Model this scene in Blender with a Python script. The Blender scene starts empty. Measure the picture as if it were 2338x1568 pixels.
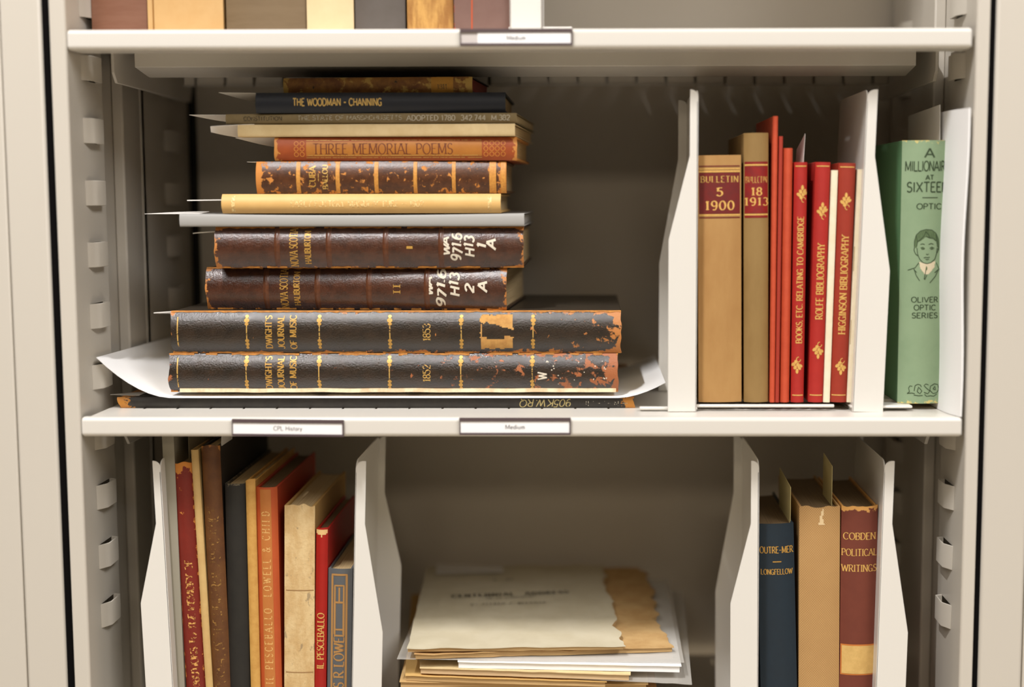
import bpy, math, random
from mathutils import Vector, Matrix, noise as mnoise
random.seed(7)
sc = bpy.context.scene
COL = sc.collection

# ------------------------------------------------------------------ camera
CF, CX, CY = 3245.33, 1321.28, 784.0          # focal length and principal point in px of the 2338 x 1568 frame
PIT, YAW, ROL = .10237, .009365, -.00142
CAM = Vector((.5116, -1.4048, .21855))
_F = Vector((-math.sin(YAW), math.cos(YAW), 0)); _R = Vector((math.cos(YAW), math.sin(YAW), 0)); _U = Vector((0, 0, 1))
F2 = _F*math.cos(PIT) - _U*math.sin(PIT); U2 = _U*math.cos(PIT) + _F*math.sin(PIT)
R3 = _R*math.cos(ROL) + U2*math.sin(ROL); U3 = U2*math.cos(ROL) - _R*math.sin(ROL)
cd = bpy.data.cameras.new('camera'); cam = bpy.data.objects.new('camera', cd); COL.objects.link(cam)
cam.matrix_world = Matrix(((R3.x, U3.x, -F2.x, CAM.x), (R3.y, U3.y, -F2.y, CAM.y), (R3.z, U3.z, -F2.z, CAM.z), (0, 0, 0, 1)))
cd.sensor_width = 36; cd.lens = CF/2338*36; cd.shift_x = -(CX-1169)/2338; cd.shift_y = 0
cd.clip_start = .05
cd.dof.use_dof = True; cd.dof.focus_distance = 1.505; cd.dof.aperture_fstop = cd.lens/36.0
sc.camera = cam

# ------------------------------------------------------------------ light and exposure
w = bpy.data.worlds.new('room_light'); sc.world = w; w.use_nodes = True
bg = w.node_tree.nodes['Background']
bg.inputs[0].default_value = (1.0, .74, .45, 1); bg.inputs[1].default_value = 0.03
def area(name, loc, target, sx, sy, watts, col):
    l = bpy.data.lights.new(name, 'AREA'); l.shape = 'RECTANGLE'; l.size = sx; l.size_y = sy; l.energy = watts; l.color = col
    o = bpy.data.objects.new(name, l); COL.objects.link(o); o.location = loc
    o.rotation_euler = (Vector(target)-Vector(loc)).to_track_quat('-Z', 'Y').to_euler(); return o
area('ceiling_or_fill_lamp', (-.15, -1.25, 2.2), (-.15, -1.25, 0), .04, .5, 64, (1, .982, .975))
area('ceiling_or_fill_lamp', (-1.0, -2.2, 2.2), (-1.0, -2.2, 0), 1.0, 2.6, 44, (1, .982, .975))
area('ceiling_or_fill_lamp', (2.1, -2.2, 2.2), (2.1, -2.2, 0), 1.0, 2.6, 108, (1, .982, .975))
area('ceiling_or_fill_lamp', (.5, -6.5, 2.2), (.5, -6.5, 0), 2.4, 1.2, 96, (1, .84, .62))  # added fill from behind the camera, lifts the back panels and lower compartment
sc.view_settings.view_transform = 'Standard'; sc.view_settings.look = 'None'
sc.view_settings.exposure = 0.0; sc.view_settings.gamma = 1; sc.view_settings.use_curve_mapping = False

# ------------------------------------------------------------------ geometry of the view: pixel + depth -> world point
def ray(x, y): return F2 + R3*((x-CX)/CF) - U3*((y-CY)/CF)
def atY(x, y, Y):
    d = ray(x, y); return CAM + d*((Y-CAM.y)/d.y)
def atZ(x, y, Z):
    d = ray(x, y); return CAM + d*((Z-CAM.z)/d.z)
def atX(x, y, X):
    d = ray(x, y); return CAM + d*((X-CAM.x)/d.x)
def mpp(Y): return (Y-CAM.y)/CF*1.005

# ------------------------------------------------------------------ materials
def lin(c): return tuple(((v/255)/12.92 if v/255 <= .04045 else ((v/255+.055)/1.055)**2.4) for v in c)
def _n(nt, t, **kw):
    n = nt.nodes.new(t)
    for k, v in kw.items(): setattr(n, k, v)
    return n
def mth(nt, op, a, b=None, c=None, clamp=False):
    n = _n(nt, 'ShaderNodeMath', operation=op, use_clamp=clamp)
    for i, v in enumerate((a, b, c)):
        if v is None: continue
        if isinstance(v, (int, float)): n.inputs[i].default_value = v
        else: nt.links.new(v, n.inputs[i])
    return n.outputs[0]
def mixc(nt, fac, a, b):
    n = _n(nt, 'ShaderNodeMix', data_type='RGBA')
    if isinstance(fac, (int, float)): n.inputs[0].default_value = fac
    else: nt.links.new(fac, n.inputs[0])
    for s, v in ((6, a), (7, b)):
        if isinstance(v, tuple): n.inputs[s].default_value = (*v[:3], 1)
        else: nt.links.new(v, n.inputs[s])
    return n.outputs[2]
def M(name, col, rough=.5, var=None, vscale=60, vamt=.5, bump=None, wear=None, weave=None, stretch=None, spec=.5, fade=None, metal=0, trans=0, lines=None, wear2=None, streak=None):
    """col / var in sRGB 0-255.  wear = (colour, threshold, edge_u, edge_v, v_ramp, scale) rubs the cover through to another colour."""
    m = bpy.data.materials.new(name); m.use_nodes = True; nt = m.node_tree
    b = nt.nodes['Principled BSDF']; b.inputs['Roughness'].default_value = rough; b.inputs['Metallic'].default_value = metal
    b.inputs['Specular IOR Level'].default_value = spec
    tc = _n(nt, 'ShaderNodeTexCoord'); P = tc.outputs['Object']
    c = lin(col)
    def noi(scale, detail=5, rg=.6, vec=P, dist=0):
        n = _n(nt, 'ShaderNodeTexNoise'); n.inputs['Scale'].default_value = scale; n.inputs['Detail'].default_value = detail
        n.inputs['Roughness'].default_value = rg; n.inputs['Distortion'].default_value = dist; nt.links.new(vec, n.inputs['Vector']); return n.outputs[0]
    def step(v, lo, hi):
        n = _n(nt, 'ShaderNodeMapRange', interpolation_type='SMOOTHSTEP'); nt.links.new(v, n.inputs[0])
        n.inputs[1].default_value = lo; n.inputs[2].default_value = hi; return n.outputs[0]
    cur = c
    VP = P
    if stretch:
        mp = _n(nt, 'ShaderNodeMapping'); mp.inputs['Scale'].default_value = stretch; nt.links.new(P, mp.inputs[0]); VP = mp.outputs[0]
    if var: cur = mixc(nt, mth(nt, 'MULTIPLY', step(noi(vscale, 6, .65, VP), .35, .65), vamt), cur, lin(var))
    if lines:   # page edges: fine parallel lines along an axis (colour, axis, per metre)
        sx = _n(nt, 'ShaderNodeSeparateXYZ'); nt.links.new(P, sx.inputs[0])
        cb = _n(nt, 'ShaderNodeCombineXYZ'); nt.links.new(mth(nt, 'MULTIPLY', sx.outputs['XYZ'.index(lines[1])], lines[2]), cb.inputs[0])
        nt.links.new(mth(nt, 'MULTIPLY', sx.outputs[(('XYZ'.index(lines[1])+1) % 3)], 8), cb.inputs[1])
        cur = mixc(nt, mth(nt, 'MULTIPLY', step(noi(1, 2, .5, cb.outputs[0]), .35, .65), .6), cur, lin(lines[0]))
    if streak:
        cur = mixc(nt, mth(nt, 'MULTIPLY', step(noi(streak[1], 4, .6, VP), streak[2], streak[2]+.08), streak[3]), cur, lin(streak[0]))
    uv = tc.outputs['UV']; wf = None
    for wr in (wear, wear2):
        if not wr: continue
        wc, th, eu, ev, vr, ws = wr
        s = _n(nt, 'ShaderNodeSeparateXYZ'); nt.links.new(uv, s.inputs[0]); u, v = s.outputs[0], s.outputs[1]
        def edge(q, k):
            d = mth(nt, 'MINIMUM', q, mth(nt, 'SUBTRACT', 1.0, q))
            return mth(nt, 'MAXIMUM', mth(nt, 'SUBTRACT', 1.0, mth(nt, 'MULTIPLY', d, k)), 0.0)
        val = noi(ws, 6, .62, P, .3)
        if eu: val = mth(nt, 'ADD', val, mth(nt, 'MULTIPLY', edge(u, 9), eu))
        if ev: val = mth(nt, 'ADD', val, mth(nt, 'MULTIPLY', edge(v, 26), ev))
        if vr: val = mth(nt, 'ADD', val, mth(nt, 'MULTIPLY', mth(nt, 'SUBTRACT', v, .5), vr))
        wf = step(val, th, th+.05)
        cur = mixc(nt, wf, cur, lin(wc))
    if weave:
        sx = _n(nt, 'ShaderNodeSeparateXYZ'); nt.links.new(P, sx.inputs[0])
        a = mth(nt, 'SINE', mth(nt, 'MULTIPLY', sx.outputs[0], weave[1])); bb = mth(nt, 'SINE', mth(nt, 'MULTIPLY', sx.outputs[2], weave[2]))
        f = mth(nt, 'MULTIPLY', mth(nt, 'ADD', mth(nt, 'MULTIPLY', a, bb), 1.0), weave[3]*.5)
        cur = mixc(nt, f, cur, lin(weave[0]))
    if isinstance(cur, tuple): b.inputs['Base Color'].default_value = (*cur, 1)
    else: nt.links.new(cur, b.inputs['Base Color'])
    if wf is not None and rough < .45:
        nt.links.new(mth(nt, 'ADD', rough, mth(nt, 'MULTIPLY', wf, .4)), b.inputs['Roughness'])
    if bump:
        n = _n(nt, 'ShaderNodeBump'); n.inputs['Strength'].default_value = bump[1]; n.inputs['Distance'].default_value = bump[2]
        nt.links.new(noi(bump[0], 4, .6), n.inputs['Height']); nt.links.new(n.outputs[0], b.inputs['Normal'])
    if trans:
        b.inputs['Alpha'].default_value = 1-trans
    if fade:   # rubbed-off lettering
        th = fade[0]; nt.links.new(step(noi(fade[1], 4), th, th+.12), b.inputs['Alpha'])
    return m

PAINT = M('cream_enamel', (203, 196, 184), .34, bump=(900, .03, .0005))
PAINTS = M('cream_enamel_shelf', (218, 213, 204), .3, bump=(900, .03, .0005))
PAINT2 = M('cream_enamel_divider', (224, 220, 212), .26)
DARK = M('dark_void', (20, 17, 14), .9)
GOLD = M('gilt', (206, 160, 78), .4, var=(150, 105, 40), vscale=900, vamt=.5, metal=.25)
GOLDW = M('rubbed_gilt', (206, 165, 88), .45, fade=(.36, 420), metal=.2)
GOLDF = M('faint_gilt', (244, 212, 146), .5, fade=(.42, 260))
GOLDR = M('gilt_on_red', (222, 178, 96), .45, var=(170, 110, 50), vscale=900, vamt=.4)
WHITEINK = M('white_ink', (226, 216, 196), .6, var=(200, 185, 160), vscale=500)
PAPER = M('white_paper', (226, 222, 216), .75)
PAPERB = M('bright_white_paper', (247, 246, 245), .7)
CREAM = M('cream_paper', (224, 200, 152), .8, var=(205, 176, 124), vscale=40)
CREAMW = M('pale_booklet_paper', (236, 224, 196), .75, var=(222, 204, 168), vscale=50)
PAGES = M('page_edges', (196, 172, 128), .85, lines=((150, 120, 80), 'X', 2600))
PAGESD = M('dark_page_edges', (120, 98, 66), .85, lines=((80, 60, 38), 'X', 2600))
PAGESR = M('red_page_edges', (150, 28, 14), .6, lines=((120, 20, 10), 'X', 2600))
INK = M('black_ink', (40, 34, 26), .7)
INKF = M('grey_print', (80, 70, 54), .7, fade=(.40, 500))
GREENINK = M('dark_green_print', (48, 66, 38), .7)
PLASTIC = M('clear_plastic', (222, 218, 210), .12, trans=.62)
GAPSH = M('gap_shade_black', (9, 7, 7), .95, spec=.1)  # near-black colour for the shade in the cabinet gaps
PALEH = M('pale_plastic', (204, 196, 192), .35)
HOLDER = M('grey_plastic', (86, 72, 74), .4)

# ------------------------------------------------------------------ mesh builder
class MB:
    def __init__(s): s.v = []; s.f = []; s.uv = []; s.sm = []
    def vert(s, p, uv=(0, 0)): s.v.append(tuple(p)); s.uv.append(uv); return len(s.v)-1
    def face(s, idx, smooth=False): s.f.append(tuple(idx)); s.sm.append(smooth)
    def box(s, x0, x1, y0, y1, z0, z1):
        p = [s.vert(q) for q in ((x0, y0, z0), (x1, y0, z0), (x1, y1, z0), (x0, y1, z0), (x0, y0, z1), (x1, y0, z1), (x1, y1, z1), (x0, y1, z1))]
        for q in ((0, 3, 2, 1), (4, 5, 6, 7), (0, 1, 5, 4), (1, 2, 6, 5), (2, 3, 7, 6), (3, 0, 4, 7)): s.face([p[i] for i in q])
        return s
    def grid(s, fn, nu, nv, smooth=True, flip=False, uvf=None):
        base = len(s.v)
        for j in range(nv+1):
            for i in range(nu+1):
                u, v = i/nu, j/nv; s.vert(fn(u, v), uvf(u, v) if uvf else (u, v))
        for j in range(nv):
            for i in range(nu):
                a = base+j*(nu+1)+i; q = [a, a+1, a+nu+2, a+nu+1]
                s.face(q[::-1] if flip else q, smooth)
        return base
    def solid(s, fn, nu, nv, th, smooth=True, uvf=None):
        """sheet fn(u,v)->Vector thickened along its normal by th (a closed solid)."""
        def nrm(u, v):
            e = 1e-3; a = Vector(fn(min(1, u+e), v))-Vector(fn(max(0, u-e), v)); b = Vector(fn(u, min(1, v+e)))-Vector(fn(u, max(0, v-e)))
            return a.cross(b).normalized()
        A = s.grid(fn, nu, nv, smooth, False, uvf)
        B = s.grid(lambda u, v: Vector(fn(u, v))-nrm(u, v)*th, nu, nv, smooth, True, uvf)
        W = nu+1
        for i in range(nu):
            s.face((A+i, B+i, B+i+1, A+i+1)); t = nv*W; s.face((A+t+i+1, B+t+i+1, B+t+i, A+t+i))
        for j in range(nv):
            a, b = j*W, (j+1)*W; s.face((A+b, B+b, B+a, A+a)); a += nu; b += nu; s.face((A+a, B+a, B+b, A+b))
        return s
    def prism(s, poly, axis, a0, a1, smooth=False):
        """poly of 2-D points extruded along axis ('x','y','z')."""
        def P(p, a): return {'x': (a, p[0], p[1]), 'y': (p[0], a, p[1]), 'z': (p[0], p[1], a)}[axis]
        n = len(poly); A = [s.vert(P(p, a0)) for p in poly]; B = [s.vert(P(p, a1)) for p in poly]
        s.face(A); s.face(B[::-1])
        for i in range(n): s.face((A[i], B[i], B[(i+1) % n], A[(i+1) % n]), smooth)
        return s
    def obj(s, name, mat, parent=None, bevel=0, seg=2, label=None):
        me = bpy.data.meshes.new(name); me.from_pydata(s.v, [], s.f); me.polygons.foreach_set('use_smooth', s.sm)
        ul = me.uv_layers.new(name='UVMap')
        for l in me.loops: ul.data[l.index].uv = s.uv[l.vertex_index]
        me.validate(); me.update()
        import bmesh
        bm = bmesh.new(); bm.from_mesh(me); bmesh.ops.recalc_face_normals(bm, faces=bm.faces) if name not in FLAT else None; bm.to_mesh(me); bm.free()
        me.set_sharp_from_angle(angle=math.radians(38))
        me.materials.append(mat)
        o = bpy.data.objects.new(name, me); COL.objects.link(o)
        if parent is not None: o.parent = parent
        if bevel:
            b = o.modifiers.new('bevel', 'BEVEL'); b.width = bevel; b.segments = seg; b.limit_method = 'ANGLE'; b.angle_limit = math.radians(40)
        if label: o['label'] = label
        return o
FLAT = {'title', 'author_name', 'volume_number', 'call_number', 'ornament', 'gilt_band', 'gilt_rule', 'printed_text', 'portrait', 'title_label', 'paper_label', 'monogram', 'series_name', 'collar', 'publisher_mark', 'printed_frame', 'ink_spots'}

def thing(name, label, cat, loc=(0, 0, 0), rot=None, group=None):
    o = bpy.data.objects.new(name, None); COL.objects.link(o); o.empty_display_size = .02
    m = (rot.to_4x4() if rot is not None else Matrix.Identity(4)); m.translation = Vector(loc); o.matrix_world = m
    o['label'] = label; o['category'] = cat
    if group: o['group'] = group
    return o
def tag(o, label, cat, group=None):
    o['label'] = label; o['category'] = cat
    if group: o['group'] = group
    return o
def struct(o): o['kind'] = 'structure'; return o

# ------------------------------------------------------------------ lettering
def arc(cx, cy, rx, ry, a0, a1, n=10): return [(cx+rx*math.cos(math.radians(a0+(a1-a0)*i/n)), cy+ry*math.sin(math.radians(a0+(a1-a0)*i/n))) for i in range(n+1)]
G = {
 'A': (.76, [[(0, 0), (.38, 1)], [(.38, 1), (.76, 0)], [(.14, .34), (.62, .34)]]),
 'B': (.62, [[(.08, 0), (.08, 1)], [(.08, 1), (.3, 1)]+arc(.32, .77, .24, .23, 90, -90)+[(.08, .54)], [(.3, .54)]+arc(.33, .27, .28, .27, 90, -90)+[(.08, 0)]]),
 'C': (.7, [arc(.38, .5, .36, .5, 42, 318, 14)]),
 'D': (.72, [[(.08, 0), (.08, 1)], [(.08, 1), (.28, 1)]+arc(.28, .5, .4, .5, 90, -90, 12)+[(.08, 0)]]),
 'E': (.58, [[(.08, 0), (.08, 1)], [(.08, 1), (.56, 1)], [(.08, .52), (.44, .52)], [(.08, 0), (.58, 0)]]),
 'F': (.56, [[(.08, 0), (.08, 1)], [(.08, 1), (.56, 1)], [(.08, .52), (.44, .52)]]),
 'G': (.74, [arc(.38, .5, .36, .5, 42, 300, 14)+[(.64, .2)], [(.64, 0), (.64, .42)], [(.42, .42), (.72, .42)]]),
 'H': (.74, [[(.08, 0), (.08, 1)], [(.66, 0), (.66, 1)], [(.08, .52), (.66, .52)]]),
 'I': (.24, [[(.12, 0), (.12, 1)]]),
 'J': (.44, [[(.34, 1), (.34, .2)]+arc(.16, .2, .18, .2, 0, -170, 8)]),
 'K': (.7, [[(.08, 0), (.08, 1)], [(.66, 1), (.1, .42)], [(.26, .58), (.7, 0)]]),
 'L': (.56, [[(.08, 0), (.08, 1)], [(.08, 0), (.56, 0)]]),
 'M': (.9, [[(.08, 0), (.1, 1)], [(.1, 1), (.45, .1)], [(.45, .1), (.8, 1)], [(.8, 1), (.82, 0)]]),
 'N': (.76, [[(.08, 0), (.08, 1)], [(.08, 1), (.68, 0)], [(.68, 0), (.68, 1)]]),
 'O': (.78, [arc(.39, .5, .37, .5, 90, 450, 20)]),
 'P': (.6, [[(.08, 0), (.08, 1)], [(.08, 1), (.3, 1)]+arc(.3, .74, .27, .26, 90, -90)+[(.08, .48)]]),
 'Q': (.78, [arc(.39, .5, .37, .5, 90, 450, 20), [(.45, .2), (.75, -.15)]]),
 'R': (.68, [[(.08, 0), (.08, 1)], [(.08, 1), (.3, 1)]+arc(.3, .74, .26, .26, 90, -90)+[(.08, .48)], [(.3, .48), (.66, 0)]]),
 'S': (.54, [arc(.28, .75, .22, .25, 30, 240, 10)+arc(.26, .26, .25, .26, 70, -150, 12)]),
 'T': (.66, [[(.33, 0), (.33, 1)], [(.02, 1), (.64, 1)]]),
 'U': (.74, [[(.08, 1), (.08, .32)]+arc(.37, .32, .29, .32, 180, 360, 12)+[(.66, 1)]]),
 'V': (.74, [[(.02, 1), (.37, 0)], [(.37, 0), (.72, 1)]]),
 'W': (1.0, [[(.02, 1), (.27, 0)], [(.27, 0), (.5, .9)], [(.5, .9), (.73, 0)], [(.73, 0), (.98, 1)]]),
 'X': (.72, [[(.04, 1), (.68, 0)], [(.68, 1), (.04, 0)]]),
 'Y': (.7, [[(.02, 1), (.35, .48)], [(.68, 1), (.35, .48)], [(.35, .48), (.35, 0)]]),
 'Z': (.62, [[(.06, 1), (.6, 1)], [(.6, 1), (.04, 0)], [(.04, 0), (.62, 0)]]),
 '0': (.6, [arc(.3, .5, .27, .5, 90, 450, 18)]),
 '1': (.36, [[(.06, .82), (.2, 1)], [(.2, 1), (.2, 0)]]),
 '2': (.56, [arc(.28, .73, .24, .27, 165, -30, 10)+[(.06, .02)], [(.04, 0), (.54, 0)]]),
 '3': (.54, [arc(.26, .76, .22, .24, 150, -80, 9), arc(.26, .27, .26, .27, 80, -150, 11)]),
 '4': (.58, [[(.44, 0), (.44, 1)], [(.44, 1), (.04, .3)], [(.04, .3), (.58, .3)]]),
 '5': (.54, [[(.5, 1), (.12, 1)], [(.12, 1), (.09, .55)], arc(.24, .32, .27, .32, 120, -150, 12)]),
 '6': (.56, [arc(.3, .5, .26, .5, 60, 180, 8)+arc(.29, .3, .25, .3, 180, 520, 14)]),
 '7': (.54, [[(.04, 1), (.52, 1)], [(.52, 1), (.2, 0)]]),
 '8': (.54, [arc(.27, .76, .21, .24, 90, 450, 14), arc(.27, .27, .25, .27, 90, 450, 14)]),
 '9': (.56, [arc(.27, .7, .24, .3, 0, 360, 14), arc(.27, .5, .24, .5, 10, -120, 10)]),
 '-': (.5, [[(.05, .45), (.45, .45)]]), '_': (.9, [[(.05, .45), (.85, .45)]]),
 '.': (.22, [[(.08, 0), (.08, .1)]]), ',': (.22, [[(.12, .1), (.05, -.14)]]), "'": (.18, [[(.1, 1), (.07, .78)]]),
 '&': (.8, [[(.76, 0), (.2, .72)]+arc(.34, .8, .17, .2, 200, 0, 8)+[(.12, .35)]+arc(.3, .24, .24, .24, 160, 340, 8)+[(.74, .5)]]),
 ' ': (.34, []),
 'd': (.5, [arc(.24, .3, .2, .3, 0, 360, 12), [(.44, 0), (.44, 1)]]), 'e': (.5, [[(.06, .32), (.46, .32)]+arc(.26, .3, .2, .3, 5, 310, 12)]),
 'i': (.2, [[(.1, 0), (.1, .6)], [(.1, .82), (.1, .92)]]), 'u': (.5, [[(.08, .6), (.08, .2)]+arc(.25, .2, .17, .2, 180, 360, 6)+[(.42, .6)]]),
 'm': (.74, [[(.08, 0), (.08, .6)], [(.08, .4)]+arc(.22, .42, .14, .18, 180, 0, 6)+[(.36, 0)], [(.36, .4)]+arc(.51, .42, .14, .18, 180, 0, 6)+[(.65, 0)]]),
 'h': (.48, [[(.08, 0), (.08, 1)], [(.08, .4)]+arc(.24, .42, .16, .18, 180, 0, 6)+[(.4, 0)]]), 's': (.42, [arc(.2, .45, .14, .15, 30, 240, 8)+arc(.2, .16, .16, .16, 70, -150, 8)]),
 't': (.32, [[(.14, .85), (.14, 0)], [(.0, .6), (.3, .6)]]), 'o': (.5, [arc(.25, .3, .2, .3, 0, 360, 12)]), 'r': (.34, [[(.08, 0), (.08, .6)], [(.08, .38)]+arc(.24, .4, .16, .2, 180, 70, 5)]),
 'y': (.46, [[(.04, .6), (.23, 0)], [(.42, .6), (.1, -.3)]]),
}
def strip(pts, tf):
    """mitred ribbon of a polyline; tf(dx,dy)->thickness"""
    out = []
    n = len(pts)
    for i, p in enumerate(pts):
        a = pts[max(0, i-1)]; b = pts[min(n-1, i+1)]
        dx, dy = b[0]-a[0], b[1]-a[1]; L = math.hypot(dx, dy) or 1; dx /= L; dy /= L
        t = tf(dx, dy)/2; out.append(((p[0]-dy*t, p[1]+dx*t), (p[0]+dy*t, p[1]-dx*t)))
    return out
def subdiv(pts, m):
    r = [pts[0]]
    for a, b in zip(pts, pts[1:]):
        k = max(1, int(math.hypot(b[0]-a[0], b[1]-a[1])/m))
        for i in range(1, k+1): r.append((a[0]+(b[0]-a[0])*i/k, a[1]+(b[1]-a[1])*i/k))
    return r
def text_mesh(s, length, height, mapf, weight=.15, thin=.07, serif=True, hand=False, track=.1):
    """letters laid out over `length` x `height`; mapf(s,t) with s,t centred -> surface point"""
    rnd = random.Random(sum(map(ord, s)))
    W = sum(G[c][0]+track for c in s)-track; k = length/W
    mb = MB(); x = 0
    def tf(dx, dy):
        if not serif: return weight
        d = abs(dy)
        if dx*dy > 0 and abs(dx) > .25: d *= .5
        return thin+(weight-thin)*d
    def put(pts):
        pts = subdiv(pts, .16); rib = strip(pts, tf); prev = None
        for l, r in rib:
            q = [mb.vert(mapf((p[0])*k-length/2, (p[1]-.5)*height)) for p in (l, r)]
            if prev: mb.face((prev[0], prev[1], q[1], q[0]))
            prev = q
    for c in s:
        gw, st = G[c]; j = (rnd.uniform(-.06, .06), rnd.uniform(-.12, .12)) if hand else (0, 0); sk = .18 if hand else 0
        for pl in st:
            pl = [(x+px+sk*py+j[0], py+j[1]) for px, py in pl]
            put(pl)
            if serif:
                for e, o2 in ((pl[0], pl[1]), (pl[-1], pl[-2])):
                    dx, dy = o2[0]-e[0], o2[1]-e[1]; L = math.hypot(dx, dy)
                    if c not in ".,-_'" and abs(dy)/L > .75 and (abs(e[1]) < .02 or abs(e[1]-1) < .02) and len(pl) < 4:
                        yy = e[1]+(thin/2 if e[1] < .5 else -thin/2); put([(e[0]-.15, yy), (e[0]+.15, yy)])
        x += gw+track
    return mb

# ------------------------------------------------------------------ books
FLATROT = Matrix(((0, 0, -1), (0, 1, 0), (1, 0, 0)))       # local z (height) -> -X, local x (thickness) -> +Z
class Book: pass
def book(label, w, h, d, spine_mat, board_mat=None, page_mat=None, bulge=.004, tb=.0025, sq=.003, bands=(), band_h=.0014, band_w=.004,
         loc=(0, 0, 0), rot=None, kind='book', group=None, cat='book', ragged=0, hollow=.004, pages_top=None, no_front=False, cap=True, droop=0):
    B = Book(); B.w, B.h, B.d = w, h, d
    board_mat = board_mat or spine_mat; page_mat = page_mat or PAGES
    B.root = thing(kind, label, cat, loc, rot, group)
    B.inv = B.root.matrix_world.inverted()
    def sy(x, z):
        u = min(1, abs(2*x/w)); y = bulge*u**2.2
        for bz in bands:
            q = abs(z-bz)/band_w
            if q < 1: y -= band_h*(1-q*q)
        return y
    B.sy = sy
    seed = hash(label) % 97 if False else sum(map(ord, label)) % 97
    def rg(x, z, e):
        return ragged*(mnoise.noise(Vector((x*120+seed, e*7.1, seed*.3)))) if ragged else 0
    nv = max(30, int(h/.0035))
    def outer(u, v):
        x = (u-.5)*w; z = v*h
        z += rg(x, z, 1 if v > .5 else 0)*(1 if (v > .97 or v < .03) else 0)
        return Vector((x, sy(x, v*h), z))
    mb = MB(); t = .0016
    A = mb.grid(outer, 14, nv, True); Bk = mb.grid(lambda u, v: outer(u, v)+Vector((0, t, 0)), 14, nv, True, True)
    W = 15
    for i in range(14):
        mb.face((A+i, Bk+i, Bk+i+1, A+i+1)); q = nv*W; mb.face((A+q+i+1, Bk+q+i+1, Bk+q+i, A+q+i))
    for j in range(nv):
        a, b = j*W, (j+1)*W; mb.face((A+b, Bk+b, Bk+a, A+a)); a += 14; b += 14; mb.face((A+a, Bk+a, Bk+b, A+b))
    B.spine = mb.obj('spine', spine_mat, B.root)
    for sgn in (-1, 1):
        if no_front and sgn < 0: continue
        x1 = sgn*w/2; x0 = x1-sgn*tb
        mb = MB(); y0 = bulge+.0005
        base = mb.grid(lambda u, v: Vector((x1, y0+u*(d-y0), v*h)), 6, 8, False); back = mb.grid(lambda u, v: Vector((x0, y0+u*(d-y0), v*h)), 6, 8, False, True)
        for i in range(6): mb.face((base+i, back+i, back+i+1, base+i+1)); q = 8*7; mb.face((base+q+i+1, back+q+i+1, back+q+i, base+q+i))
        for j in range(8): a, b = j*7, j*7+7; mb.face((base+b, back+b, back+a, base+a)); mb.face((base+a+6, back+a+6, back+b+6, base+b+6))
        mb.obj('board', board_mat, B.root, bevel=min(.0008, tb*.3))
    # page block with a hollowed fore edge
    mb = MB(); x0, x1 = -w/2+tb, w/2-tb
    if no_front: x0 = -w/2+.0004
    yb = bulge+.0018; n = 8
    prof = [(x0, yb), (x1, yb)]+[(x1-(x1-x0)*i/n, d-sq-hollow*math.sin(math.pi*i/n)) for i in range(n+1)]
    mb.prism(prof, 'z', sq, h-sq)
    B.pages = mb.obj('page_block', page_mat, B.root)
    B.loc = lambda px, py, Y: B.inv @ atY(px, py, Y)
    return B
def surf(B, off=.00025): return lambda x, z: Vector((max(-B.w/2, min(B.w/2, x)), B.sy(x, z)-off, z))
def lettering(B, s, x, z, length, height, mode, mat, name='title', **kw):
    S = surf(B)
    mp = {'across': lambda a, b: S(x+a, z+b), 'up': lambda a, b: S(x-b, z+a), 'down': lambda a, b: S(x+b, z-a)}[mode]
    return text_mesh(s, length, height, mp, **kw).obj(name, mat, B.root)
def patch(B, x0, x1, z0, z1, mat, name, off=.00018, inside=None, res=.0012, label=None):
    S = surf(B, off); mb = MB(); nx = max(4, int((x1-x0)/res)); nz = max(2, int((z1-z0)/res)); ids = {}
    def vid(i, j):
        if (i, j) not in ids: ids[i, j] = mb.vert(S(x0+(x1-x0)*i/nx, z0+(z1-z0)*j/nz), (i/nx, j/nz))
        return ids[i, j]
    for i in range(nx):
        for j in range(nz):
            if inside is None or inside((i+.5)/nx, (j+.5)/nz): mb.face((vid(i, j), vid(i+1, j), vid(i+1, j+1), vid(i, j+1)))
    return mb.obj(name, mat, B.root, label=label) if mb.f else None
def lines_on(B, polys, width, mat, name, off=.0003):
    """pen strokes; points are (x, z) on the spine"""
    S = surf(B, off); mb = MB()
    for pts in polys:
        pts = subdiv(pts, .0015); prev = None
        for l, r in strip(pts, lambda dx, dy: width):
            q = [mb.vert(S(*l)), mb.vert(S(*r))]
            if prev: mb.face((prev[0], prev[1], q[1], q[0]))
            prev = q
    return mb.obj(name, mat, B.root)
def blobs_on(B, items, mat, name, off=.00032):
    S = surf(B, off); mb = MB()
    for x, z, rx, rz, a in items:
        c = mb.vert(S(x, z)); ca, sa = math.cos(a), math.sin(a); n = 10
        ring = []
        for i in range(n):
            t = 2*math.pi*i/n; p, q = rx*math.cos(t), rz*math.sin(t); ring.append(mb.vert(S(x+p*ca-q*sa, z+p*sa+q*ca)))
        for i in range(n): mb.face((c, ring[i], ring[(i+1) % n]))
    return mb.obj(name, mat, B.root)

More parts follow.
